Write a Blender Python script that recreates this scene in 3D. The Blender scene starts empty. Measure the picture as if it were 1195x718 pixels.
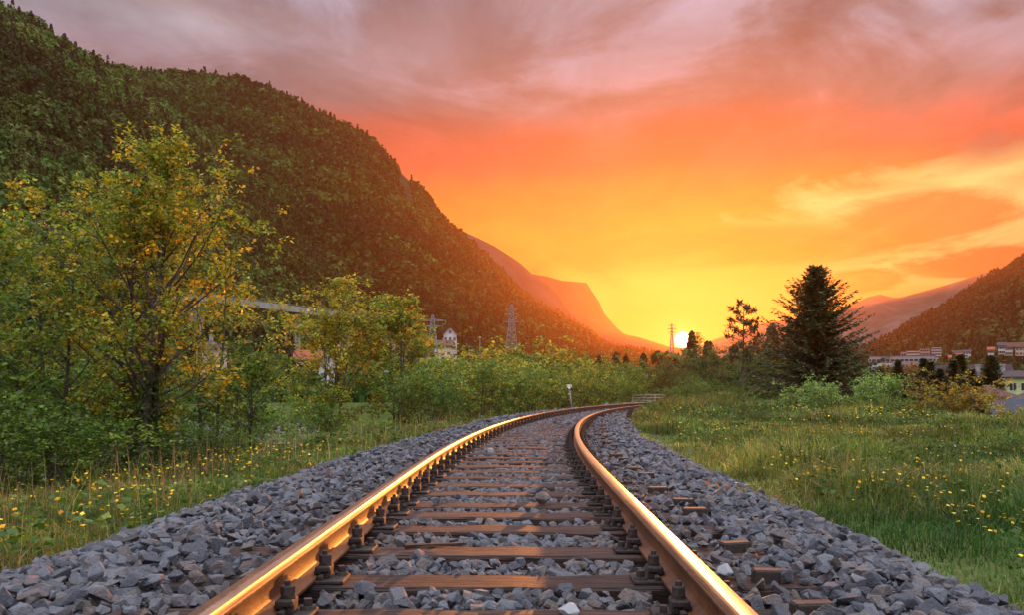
import bpy, bmesh, math, random
import numpy as np
from mathutils import Vector, Matrix

rad = math.radians
scene = bpy.context.scene
COL = scene.collection
RNG = np.random.default_rng(7)
CAMZ = 0.61                      # camera height above the rail heads (z = 0)
SUN_AZ, SUN_EL = rad(11.28), rad(3.35)

def P(px, py, Y):
    """point that stands Y metres ahead, as read off the photograph (1195 x 718)"""
    return np.array([(px - 597.5) / 1000.0 * Y, Y, CAMZ + (457.0 - py) / 1000.0 * Y])

# ------------------------------------------------------------------ mesh helpers
class Acc:
    """collects vertices / faces for one mesh"""
    def __init__(s): s.V = []; s.T = []; s.Q = []; s.C = []; s.n = 0; s.MT = []; s.MQ = []
    def add(s, V, T=None, Q=None, col=None, mi=0):
        V = np.asarray(V, float).reshape(-1, 3)
        if T is not None and len(T):
            T = np.asarray(T, int); s.T.append(T + s.n); s.MT.append(np.full(len(T), mi))
        if Q is not None and len(Q):
            Q = np.asarray(Q, int); s.Q.append(Q + s.n); s.MQ.append(np.full(len(Q), mi))
        s.V.append(V)
        if col is not None:
            col = np.asarray(col, float)
            s.C.append(np.broadcast_to(col, (len(V), 3)) if col.ndim == 1 else col)
        s.n += len(V)
        return s
    def box(s, c, size, rz=0.0, mi=0, col=None, R=None):
        c = np.asarray(c, float); h = np.asarray(size, float) / 2
        v = np.array([[x, y, z] for z in (-1, 1) for y in (-1, 1) for x in (-1, 1)], float) * h
        if R is not None: v = v @ np.asarray(R).T
        elif rz:
            ca, sa = math.cos(rz), math.sin(rz)
            v = v @ np.array([[ca, sa, 0], [-sa, ca, 0], [0, 0, 1]])
        s.add(v + c, Q=[[0, 2, 3, 1], [4, 5, 7, 6], [0, 1, 5, 4], [2, 6, 7, 3], [0, 4, 6, 2], [1, 3, 7, 5]], mi=mi, col=col)
        return s
    def tube(s, path, radii, sides=6, col=None, cap=True, mi=0):
        path = np.asarray(path, float); k = len(path)
        radii = np.broadcast_to(np.asarray(radii, float), (k,))
        tan = np.gradient(path, axis=0); tan /= np.linalg.norm(tan, axis=1)[:, None] + 1e-12
        ref = np.array([0, 0, 1.0]) if abs(tan[0, 2]) < 0.9 else np.array([1.0, 0, 0])
        a = np.cross(tan, ref); a /= np.linalg.norm(a, axis=1)[:, None] + 1e-12
        b = np.cross(tan, a)
        th = np.linspace(0, 2 * np.pi, sides, endpoint=False)
        V = path[:, None, :] + radii[:, None, None] * (np.cos(th)[None, :, None] * a[:, None, :] + np.sin(th)[None, :, None] * b[:, None, :])
        Q = []
        for i in range(k - 1):
            for j in range(sides):
                j2 = (j + 1) % sides
                Q.append([i * sides + j, i * sides + j2, (i + 1) * sides + j2, (i + 1) * sides + j])
        V = V.reshape(-1, 3); T = []
        if cap:
            V = np.vstack([V, path[0], path[-1]]); a0, a1 = k * sides, k * sides + 1
            for j in range(sides):
                j2 = (j + 1) % sides
                T.append([a0, j2, j]); T.append([a1, (k - 1) * sides + j, (k - 1) * sides + j2])
        s.add(V, T=T, Q=Q, col=col, mi=mi); return s
    def mesh(s, name, mats, smooth=False):
        me = bpy.data.meshes.new(name)
        V = np.vstack(s.V) if s.V else np.zeros((0, 3))
        T = np.vstack(s.T) if s.T else np.zeros((0, 3), int)
        Q = np.vstack(s.Q) if s.Q else np.zeros((0, 4), int)
        loops = np.concatenate([T.ravel(), Q.ravel()]).astype(np.int32)
        tot = np.concatenate([np.full(len(T), 3), np.full(len(Q), 4)]).astype(np.int32)
        start = np.concatenate([[0], np.cumsum(tot)[:-1]]).astype(np.int32) if len(tot) else np.zeros(0, np.int32)
        me.vertices.add(len(V)); me.vertices.foreach_set('co', V.astype(np.float32).ravel())
        me.loops.add(len(loops)); me.loops.foreach_set('vertex_index', loops)
        me.polygons.add(len(tot)); me.polygons.foreach_set('loop_start', start); me.polygons.foreach_set('loop_total', tot)
        mi = np.concatenate(s.MT + s.MQ).astype(np.int32) if (s.MT or s.MQ) else np.zeros(0, np.int32)
        me.polygons.foreach_set('material_index', mi)
        me.polygons.foreach_set('use_smooth', np.full(len(tot), bool(smooth)))
        if s.C:
            C = np.vstack(s.C); at = me.attributes.new('col', 'FLOAT_COLOR', 'POINT')
            at.data.foreach_set('color', np.hstack([C, np.ones((len(C), 1))]).astype(np.float32).ravel())
        for m in (mats if isinstance(mats, (list, tuple)) else [mats]): me.materials.append(m)
        me.update(calc_edges=True); me.validate()
        return me

def link(name, me, parent=None, loc=(0, 0, 0), rz=0.0):
    o = bpy.data.objects.new(name, me); COL.objects.link(o)
    o.location = loc; o.rotation_euler = (0, 0, rz)
    if parent is not None: o.parent = parent
    return o

def tag(o, label=None, cat=None, group=None, kind=None):
    if label: o['label'] = label
    if cat: o['category'] = cat
    if group: o['group'] = group
    if kind: o['kind'] = kind
    return o

def empty(name, label, cat, loc=(0, 0, 0), rz=0.0, group=None):
    o = bpy.data.objects.new(name, None); COL.objects.link(o)
    o.empty_display_size = 0.2
    o.location = loc; o.rotation_euler = (0, 0, rz)
    return tag(o, label, cat, group)

def copy_tree(o, parent=None):
    c = o.copy(); COL.objects.link(c)
    if parent is not None: c.parent = parent
    for ch in list(o.children): copy_tree(ch, c)
    return c

def stamp(acc, tv, tt, M, T, col=None, quads=False):
    """n transformed copies of a template added to one accumulator; M (n,3,3), T (n,3), col (n,3) or (n,k,3)"""
    n, k = len(T), len(tv)
    if n == 0: return
    V = np.einsum('nij,kj->nki', M, tv) + T[:, None, :]
    F = (tt[None] + (np.arange(n) * k)[:, None, None]).reshape(-1, tt.shape[1])
    c = None
    if col is not None:
        col = np.asarray(col); c = (np.repeat(col, k, axis=0) if col.ndim == 2 else col.reshape(-1, 3))
    acc.add(V.reshape(-1, 3), **({'Q': F} if quads else {'T': F}), col=c)

def rot_rand(n, rng):
    q = rng.normal(size=(n, 4)); q /= np.linalg.norm(q, axis=1)[:, None]
    w, x, y, z = q.T
    return np.stack([np.stack([1 - 2 * (y * y + z * z), 2 * (x * y - z * w), 2 * (x * z + y * w)], -1),
                     np.stack([2 * (x * y + z * w), 1 - 2 * (x * x + z * z), 2 * (y * z - x * w)], -1),
                     np.stack([2 * (x * z - y * w), 2 * (y * z + x * w), 1 - 2 * (x * x + y * y)], -1)], -2)

def rotz(a):
    a = np.asarray(a); c, s, o, i = np.cos(a), np.sin(a), np.zeros_like(a), np.ones_like(a)
    return np.stack([np.stack([c, -s, o], -1), np.stack([s, c, o], -1), np.stack([o, o, i], -1)], -2)

def vnoise(x, y, scale, seed=0):
    """smooth value noise 0..1"""
    x = np.asarray(x, float) / scale; y = np.asarray(y, float) / scale
    xi, yi = np.floor(x).astype(np.int64), np.floor(y).astype(np.int64)
    fx, fy = x - xi, y - yi
    fx = fx * fx * (3 - 2 * fx); fy = fy * fy * (3 - 2 * fy)
    def h(a, b):
        v = (a * 374761393 + b * 668265263 + seed * 974634777) & 0xffffffff
        v = ((v ^ (v >> 13)) * 1274126177) & 0xffffffff
        return ((v ^ (v >> 16)) & 0xffff) / 65535.0
    return (h(xi, yi) * (1 - fx) + h(xi + 1, yi) * fx) * (1 - fy) + (h(xi, yi + 1) * (1 - fx) + h(xi + 1, yi + 1) * fx) * fy

def fbm(x, y, scale, seed=0, oct=4):
    v = 0; a = 0.5; t = 0
    for i in range(oct):
        v = v + a * vnoise(x, y, scale / 2 ** i, seed + i * 17); t += a; a *= 0.5
    return v / t

# ------------------------------------------------------------------ materials
def new_mat(name):
    m = bpy.data.materials.new(name); m.use_nodes = True
    nt = m.node_tree; nt.nodes.clear()
    out = nt.nodes.new('ShaderNodeOutputMaterial')
    return m, nt, out

def lk(nt, a, b): nt.links.new(a, b)

def ramp(nt, fac, stops):
    r = nt.nodes.new('ShaderNodeValToRGB'); e = r.color_ramp.elements
    while len(e) < len(stops): e.new(0.5)
    for el, (p, c) in zip(e, stops): el.position = p; el.color = (*c, 1)
    if fac is not None: lk(nt, fac, r.inputs['Fac'])
    return r.outputs['Color']

def noise(nt, vec, scale, detail=5, rough=0.6, dist=0.0):
    n = nt.nodes.new('ShaderNodeTexNoise')
    n.inputs['Scale'].default_value = scale; n.inputs['Detail'].default_value = detail
    n.inputs['Roughness'].default_value = rough; n.inputs['Distortion'].default_value = dist
    if vec is not None: lk(nt, vec, n.inputs['Vector'])
    return n.outputs['Fac']

def mathn(nt, op, a, b=None, c=None, clamp=False):
    n = nt.nodes.new('ShaderNodeMath'); n.operation = op; n.use_clamp = clamp
    for i, v in enumerate((a, b, c)):
        if v is None: continue
        if isinstance(v, (int, float)): n.inputs[i].default_value = v
        else: lk(nt, v, n.inputs[i])
    return n.outputs[0]

def mixc(nt, fac, a, b, mode='MIX'):
    n = nt.nodes.new('ShaderNodeMix'); n.data_type = 'RGBA'; n.blend_type = mode
    for k, v in (('Factor', fac), ('A', a), ('B', b)):
        s = [i for i in n.inputs if i.name == k and (k == 'Factor' and i.type == 'VALUE' or k != 'Factor' and i.type == 'RGBA')][0]
        if isinstance(v, (int, float)): s.default_value = v
        elif isinstance(v, tuple): s.default_value = (*v, 1)
        else: lk(nt, v, s)
    return [o for o in n.outputs if o.type == 'RGBA'][0]

def objvec(nt, scale=(1, 1, 1), world=False):
    if world:
        src = nt.nodes.new('ShaderNodeNewGeometry').outputs['Position']
    else:
        src = nt.nodes.new('ShaderNodeTexCoord').outputs['Object']
    mp = nt.nodes.new('ShaderNodeMapping'); mp.inputs['Scale'].default_value = scale
    lk(nt, src, mp.inputs['Vector']); return mp.outputs['Vector']

def bump(nt, h, strength, dist=0.01):
    b = nt.nodes.new('ShaderNodeBump'); b.inputs['Strength'].default_value = strength
    b.inputs['Distance'].default_value = dist; lk(nt, h, b.inputs['Height']); return b.outputs['Normal']

def plain(name, stops, scale=8, rough=0.7, bmp=0.3, bdist=0.01, metal=0.0, vscale=(1, 1, 1), island=False, spec=0.5, detail=6, world=False, tinted=False):
    """noise coloured surface; stops = list of linear colours spread along the noise"""
    m, nt, out = new_mat(name)
    p = nt.nodes.new('ShaderNodeBsdfPrincipled'); lk(nt, p.outputs[0], out.inputs[0])
    v = objvec(nt, vscale, world)
    f = noise(nt, v, scale, detail)
    if island:
        g = nt.nodes.new('ShaderNodeNewGeometry').outputs['Random Per Island']
        f = mathn(nt, 'ADD', mathn(nt, 'MULTIPLY', f, 0.45), mathn(nt, 'MULTIPLY', g, 0.62))
        f = mathn(nt, 'SUBTRACT', f, 0.03)
    k = len(stops)
    lo, hi = (0.0, 1.0) if island else (0.28, 0.72)
    c = ramp(nt, f, [(lo + (hi - lo) * i / max(1, k - 1), s) for i, s in enumerate(stops)])
    if tinted:
        at = nt.nodes.new('ShaderNodeAttribute'); at.attribute_name = 'col'
        c = mixc(nt, 1.0, c, at.outputs['Color'], 'MULTIPLY')
        sp_ = noise(nt, v, scale * 5, 3, .7); c = mixc(nt, 1.0, c, ramp(nt, sp_, [(.3, (.72, .72, .74)), (.7, (1.25, 1.25, 1.22))]), 'MULTIPLY')
    lk(nt, c, p.inputs['Base Color'])
    p.inputs['Roughness'].default_value = rough; p.inputs['Metallic'].default_value = metal
    p.inputs['Specular IOR Level'].default_value = spec
    if bmp:
        lk(nt, bump(nt, noise(nt, v, scale * 2.3, 8, 0.65), bmp, bdist), p.inputs['Normal'])
    return m

def leaf_mat(name, trans=0.35, rough=0.55, gain=1.0, spec=0.25):
    """leaf / grass: colour from the mesh attribute, light passes through"""
    m, nt, out = new_mat(name)
    a = nt.nodes.new('ShaderNodeAttribute'); a.attribute_name = 'col'
    g = nt.nodes.new('ShaderNodeNewGeometry').outputs['Random Per Island']
    hs = nt.nodes.new('ShaderNodeHueSaturation')
    lk(nt, a.outputs['Color'], hs.inputs['Color'])
    lk(nt, mathn(nt, 'ADD', mathn(nt, 'MULTIPLY', g, 0.9 * gain), 0.55 * gain), hs.inputs['Value'])
    p = nt.nodes.new('ShaderNodeBsdfPrincipled'); lk(nt, hs.outputs[0], p.inputs['Base Color'])
    p.inputs['Roughness'].default_value = rough; p.inputs['Specular IOR Level'].default_value = spec
    t = nt.nodes.new('ShaderNodeBsdfTranslucent')
    lk(nt, mixc(nt, 1.0, hs.outputs[0], (1.0, 0.95, 0.55), 'MULTIPLY'), t.inputs['Color'])
    mx = nt.nodes.new('ShaderNodeMixShader'); mx.inputs[0].default_value = trans
    lk(nt, p.outputs[0], mx.inputs[1]); lk(nt, t.outputs[0], mx.inputs[2]); lk(nt, mx.outputs[0], out.inputs[0])
    return m

M_STONE = plain('ballast_stone', [(.02, .021, .027), (.055, .058, .071), (.10, .104, .123), (.145, .15, .172), (.13, .105, .092), (.27, .27, .285)], 30, .85, .9, .02, island=True, tinted=True)
M_PALE = plain('pale_limestone', [(.24, .245, .26), (.34, .34, .345)], 20, .75, .4, .01)
M_TIMBER = None
M_LEAF = leaf_mat('leaf', .46, .5, 1.6)
M_NEEDLE = leaf_mat('conifer_needles', .15, .6, 1.6)
M_FOREST = leaf_mat('forest_leaves', .2, .8, 1.0, spec=.1)
M_GRASS = leaf_mat('grass_blade', .48, .5, 1.95)
M_PETAL = leaf_mat('petal', .3, .6)
M_BARK = plain('bark', [(.035, .026, .02), (.075, .055, .042), (.11, .085, .065)], 9, .9, .8, .03, vscale=(1, 1, .25))
M_IRON = plain('fastening_iron', [(.014, .010, .009), (.03, .02, .016), (.06, .034, .024)], 40, .8, .6, .004, metal=.1)
M_GALV = plain('galvanised_steel', [(.16, .17, .185), (.24, .25, .265)], 12, .6, .1, .003, metal=.2)
M_CONC = plain('weathered_concrete', [(.2, .195, .185), (.3, .29, .275), (.38, .365, .35)], 1.2, .85, .3, .02)
M_WHITE = plain('white_render', [(.5, .5, .5), (.64, .64, .63)], 1.5, .8, .1, .01)
M_GLASS = plain('window_glass', [(.02, .024, .03), (.04, .045, .05)], 1, .12, 0, spec=.6)
M_FRAME = plain('window_frame_paint', [(.5, .5, .48), (.6, .6, .58)], 5, .5, 0)

def timber():
    m, nt, out = new_mat('creosoted_timber')
    p = nt.nodes.new('ShaderNodeBsdfPrincipled'); lk(nt, p.outputs[0], out.inputs[0])
    info = nt.nodes.new('ShaderNodeObjectInfo').outputs['Random']
    tc = nt.nodes.new('ShaderNodeTexCoord').outputs['Object']
    off = nt.nodes.new('ShaderNodeVectorMath'); off.operation = 'ADD'
    cmb = nt.nodes.new('ShaderNodeCombineXYZ')
    lk(nt, mathn(nt, 'MULTIPLY', info, 37.0), cmb.inputs[0]); lk(nt, mathn(nt, 'MULTIPLY', info, 11.0), cmb.inputs[1])
    lk(nt, tc, off.inputs[0]); lk(nt, cmb.outputs[0], off.inputs[1])
    mp = nt.nodes.new('ShaderNodeMapping'); mp.inputs['Scale'].default_value = (1.1, 26, 26); lk(nt, off.outputs[0], mp.inputs[0])
    mp2 = nt.nodes.new('ShaderNodeMapping'); mp2.inputs['Scale'].default_value = (.5, 13, 13); lk(nt, off.outputs[0], mp2.inputs[0])
    grain = noise(nt, mp.outputs[0], 2.2, 8, .65, .3)
    crack = noise(nt, mp2.outputs[0], 3.0, 4, .5, .2)
    cr = mathn(nt, 'ABSOLUTE', mathn(nt, 'SUBTRACT', crack, .5))
    crk = ramp(nt, cr, [(0, (0, 0, 0)), (.05, (1, 1, 1))])
    blot = noise(nt, off.outputs[0], 5, 5, .6)
    c = ramp(nt, grain, [(.3, (.018, .008, .005)), (.5, (.085, .036, .021)), (.7, (.17, .078, .045))])
    c2 = mixc(nt, ramp(nt, blot, [(.4, (0, 0, 0)), (.7, (.6, .6, .6))]), c, (.10, .06, .048))
    c3 = mixc(nt, crk, (.008, .006, .005), c2)
    hv = nt.nodes.new('ShaderNodeHueSaturation'); lk(nt, c3, hv.inputs['Color']); lk(nt, mathn(nt, 'ADD', .28, mathn(nt, 'MULTIPLY', info, .55)), hv.inputs['Value'])
    lk(nt, hv.outputs[0], p.inputs['Base Color'])
    lk(nt, ramp(nt, grain, [(.3, (.5, .5, .5)), (.75, (.82, .82, .82))]), p.inputs['Roughness'])
    h = mathn(nt, 'ADD', mathn(nt, 'MULTIPLY', grain, .5), mathn(nt, 'MULTIPLY', crk, .5))
    lk(nt, bump(nt, h, .9, .014), p.inputs['Normal'])
    p.inputs['Specular IOR Level'].default_value = .32
    return m
M_TIMBER = timber()

def rail_steel():
    m, nt, out = new_mat('rail_steel')
    p = nt.nodes.new('ShaderNodeBsdfPrincipled'); lk(nt, p.outputs[0], out.inputs[0])
    v = objvec(nt, (1, 1, 1)); vs = objvec(nt, (6, .35, 6))
    a = nt.nodes.new('ShaderNodeAttribute'); a.attribute_name = 'col'
    sep = nt.nodes.new('ShaderNodeSeparateColor'); lk(nt, a.outputs['Color'], sep.inputs[0])
    n1 = noise(nt, v, 30, 6, .7); n2 = noise(nt, vs, 8, 5, .6); n3 = noise(nt, v, 4, 5, .6)
    e = mathn(nt, 'ADD', sep.outputs[0], mathn(nt, 'MULTIPLY', mathn(nt, 'SUBTRACT', n1, .5), .35))
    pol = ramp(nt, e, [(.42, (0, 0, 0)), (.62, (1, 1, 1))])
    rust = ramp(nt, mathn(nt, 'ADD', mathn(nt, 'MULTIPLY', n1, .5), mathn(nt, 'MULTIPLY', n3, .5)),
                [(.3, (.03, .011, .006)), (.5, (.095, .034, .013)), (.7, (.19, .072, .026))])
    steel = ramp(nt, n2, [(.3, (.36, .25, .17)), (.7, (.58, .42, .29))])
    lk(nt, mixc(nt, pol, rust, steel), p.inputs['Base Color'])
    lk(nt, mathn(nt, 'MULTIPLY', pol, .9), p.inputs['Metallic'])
    rr = mathn(nt, 'ADD', .24, mathn(nt, 'MULTIPLY', n2, .26))
    ru = mathn(nt, 'ADD', .36, mathn(nt, 'MULTIPLY', n1, .25))
    mixr = nt.nodes.new('ShaderNodeMix'); mixr.data_type = 'FLOAT'
    lk(nt, pol, mixr.inputs[0]); lk(nt, ru, mixr.inputs[2]); lk(nt, rr, mixr.inputs[3])
    lk(nt, mixr.outputs[0], p.inputs['Roughness'])
    hb = mathn(nt, 'MULTIPLY', n1, mathn(nt, 'SUBTRACT', 1.15, pol))
    hb = mathn(nt, 'ADD', hb, mathn(nt, 'MULTIPLY', noise(nt, v, 120, 4, .7), .35))
    lk(nt, bump(nt, hb, .6, .004), p.inputs['Normal'])
    return m
M_RAIL = rail_steel()

def ground_mat():
    m, nt, out = new_mat('earth_and_turf')
    p = nt.nodes.new('ShaderNodeBsdfPrincipled'); lk(nt, p.outputs[0], out.inputs[0])
    v = objvec(nt, (1, 1, 1))
    a = nt.nodes.new('ShaderNodeAttribute'); a.attribute_name = 'col'
    sep = nt.nodes.new('ShaderNodeSeparateColor'); lk(nt, a.outputs['Color'], sep.inputs[0])
    n = noise(nt, v, 1.3, 8, .65); nb = noise(nt, v, 28, 6, .7); nf = noise(nt, v, .22, 8, .7)
    turf = ramp(nt, mathn(nt, 'ADD', mathn(nt, 'ADD', mathn(nt, 'MULTIPLY', n, .25), mathn(nt, 'MULTIPLY', nb, .25)), mathn(nt, 'MULTIPLY', nf, .5)),
                [(.3, (.045, .065, .016)), (.5, (.085, .105, .026)), (.7, (.13, .11, .05))])
    bed = ramp(nt, nb, [(.3, (.05, .048, .048)), (.7, (.15, .148, .155))])
    lk(nt, mixc(nt, sep.outputs[0], turf, bed), p.inputs['Base Color'])
    p.inputs['Roughness'].default_value = .95; p.inputs['Specular IOR Level'].default_value = .15
    lk(nt, bump(nt, nb, .6, .03), p.inputs['Normal'])
    return m
M_GROUND = ground_mat()

def mountain_mat(name, cols, sc):
    return plain(name, cols, sc, .95, .6, 6.0, spec=.05, detail=9)
M_HILL = mountain_mat('forested_slope_soil', [(.018, .024, .010), (.030, .036, .014), (.05, .046, .024)], .03)
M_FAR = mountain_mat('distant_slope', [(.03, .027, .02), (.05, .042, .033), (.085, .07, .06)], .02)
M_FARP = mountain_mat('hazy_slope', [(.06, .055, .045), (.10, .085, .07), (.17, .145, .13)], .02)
M_ROCK = plain('limestone_cliff', [(.05, .047, .043), (.10, .095, .088), (.15, .14, .13)], .12, .9, .9, 2.0, vscale=(1, 1, .5))

# ------------------------------------------------------------------ track alignment
S0, S1, DS = -3.0, 110.0, 0.25
_s = np.arange(S0, S1 + DS, DS)
def _kappa(s): return np.interp(s, [-3, 4.5, 8.5, 46, 60, 110], [0, 0, 1 / 108., 1 / 108., 1 / 170., 1 / 170.])
_th = 0.012 + np.concatenate([[0], np.cumsum(_kappa(_s[:-1] + DS / 2) * DS)])
_x = -0.135 + np.concatenate([[0], np.cumsum(np.sin(_th[:-1] + _kappa(_s[:-1]) * DS / 2) * DS)]) - 0.012 * 3
_y = S0 + np.concatenate([[0], np.cumsum(np.cos(_th[:-1] + _kappa(_s[:-1]) * DS / 2) * DS)])
def track(s, d, z=0.0):
    s = np.asarray(s, float); d = np.asarray(d, float)
    x = np.interp(s, _s, _x); y = np.interp(s, _s, _y); t = np.interp(s, _s, _th)
    return np.stack([x + d * np.cos(t), y - d * np.sin(t), np.broadcast_to(z, np.broadcast(s, d).shape)], -1)
def heading(s): return np.interp(s, _s, _th)
def offset(x, y):
    """signed distance from the track's centre line (right positive)"""
    x = np.asarray(x, float).ravel(); y = np.asarray(y, float).ravel(); out = np.empty(len(x))
    sx, sy, st = _x[::2], _y[::2], _th[::2]
    for i in range(0, len(x), 20000):
        a, b = x[i:i + 20000, None], y[i:i + 20000, None]
        j = np.argmin((a - sx) ** 2 + (b - sy) ** 2, axis=1)
        dx, dy = a[:, 0] - sx[j], b[:, 0] - sy[j]
        lat = dx * np.cos(st[j]) - dy * np.sin(st[j])
        al = np.clip(dx * np.sin(st[j]) + dy * np.cos(st[j]), 0, None) * (j == len(sx) - 1)      # past the end of the line
        out[i:i + 20000] = lat + np.sign(lat) * al
    return out

PD = [-80, -40, -20, -14, -10, -8, -6, -4, -2.95, -1.95, -1.4, 1.4, 1.75, 2.3, 2.8, 5, 9, 12, 15, 22, 30, 45, 90]
PZ = [-7, -6.5, -5, -3.4, -1.9, -1.2, -.80, -.64, -.60, -.30, -.235, -.235, -.27, -.44, -.42, -.37, -.36, -.45, -.9, -3.2, -6, -8.5, -9.5]
def gheight(x, y, d=None):
    x = np.asarray(x, float).ravel(); y = np.asarray(y, float).ravel()
    if d is None: d = offset(x, y)
    d = np.where(y > 62, np.maximum(d, (x - 13 - .30 * (y - 62)) * np.clip((y - 62) / 14, 0, 1)), d)      # the town side stays low beyond the curve
    z = np.interp(d, PD, PZ)
    z = z + (.30 * np.clip((y - 12) / 20, 0, 1) + .26 * np.clip((y - 32) / 12, 0, 1)) * np.clip((d - np.interp(y, [0, 12, 30], [1.75, 1.75, 1.15])) / .6, 0, 1) * np.clip((14 - d) / 3, 0, 1)
    soft = np.clip((np.abs(d) - 2.6) / 3, 0, 1)
    z = z + soft * ((fbm(x, y, 4.5, 3) - .5) * .26 + (fbm(x, y, 60, 9) - .5) * 1.2 * np.clip((np.abs(d) - 14) / 30, 0, 1))
    az = x / np.maximum(y, 20)
    rl = np.interp(y, [-1e4, 70, 200, 300, 600, 3000], [0, 0, 11, 21, 45, 120])       # valley side with the road
    rc = np.interp(y, [-1e4, 75, 160, 300, 600, 3000], [0, 0, .5, 2.5, 7, 60])
    rr = np.interp(y, [-1e4, 140, 260, 450, 900, 3000], [0, 0, 6.5, 20, 36, 120])
    w = np.clip((az + .35) / .7, 0, 1)
    rise = np.where(w < .5, rl + (rc - rl) * w * 2, rc + (rr - rc) * (w * 2 - 1))
    return z + rise

# ground sheet --------------------------------------------------------------
def geo(a, b, n): return a * (b / a) ** (np.arange(1, n + 1) / n)
gx = np.concatenate([-geo(14, 2900, 40)[::-1], np.arange(-14, 18.01, .25), geo(18.25, 2900, 40)])
gy = np.concatenate([-geo(6, 300, 10)[::-1], np.arange(-6, 70, .4), geo(70.4, 2850, 45)])
GX, GY = np.meshgrid(gx, gy)
gd = offset(GX, GY)
GZ = gheight(GX, GY, gd)
nx, ny = len(gx), len(gy)
ii = (np.arange(ny - 1)[:, None] * nx + np.arange(nx - 1)[None]).ravel()
bedw = np.clip((2.75 - np.abs(gd + .3)) / .35, 0, 1)
ga = Acc(); ga.add(np.stack([GX.ravel(), GY.ravel(), GZ], -1), Q=np.stack([ii, ii + 1, ii + nx + 1, ii + nx], -1),
                   col=np.repeat(bedw[:, None], 3, 1))
tag(link('ground', ga.mesh('ground', M_GROUND, True)), kind='structure')

# ------------------------------------------------------------------ ballast
def stone_template(seed, pts, bev):
    r = random.Random(seed)
    bm = bmesh.new()
    sx, sy, sz = r.uniform(.8, 1.25), r.uniform(.7, 1.0), r.uniform(.5, .85)
    for i in range(pts):
        v = Vector((r.gauss(0, 1), r.gauss(0, 1), r.gauss(0, 1))).normalized() * r.uniform(.86, 1.05)
        bm.verts.new((v.x * sx * .5, v.y * sy * .5, v.z * sz * .5))
    bmesh.ops.convex_hull(bm, input=bm.verts)
    loose = [v for v in bm.verts if not v.link_faces]
    if loose: bmesh.ops.delete(bm, geom=loose, context='VERTS')
    if bev:
        bmesh.ops.dissolve_limit(bm, angle_limit=rad(14), verts=bm.verts, edges=bm.edges)
        bmesh.ops.bevel(bm, geom=bm.edges[:], offset=.016, segments=1, affect='EDGES', profile=.6)
    bmesh.ops.triangulate(bm, faces=bm.faces)
    bm.verts.index_update()
    V = np.array([v.co[:] for v in bm.verts]); T = np.array([[v.index for v in f.verts] for f in bm.faces])
    bm.free(); return V, T

NEAR_ST = [stone_template(100 + i, 10 + i % 4, True) for i in range(22)]
FAR_ST = [stone_template(300 + i, 9, False) for i in range(16)]

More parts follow.
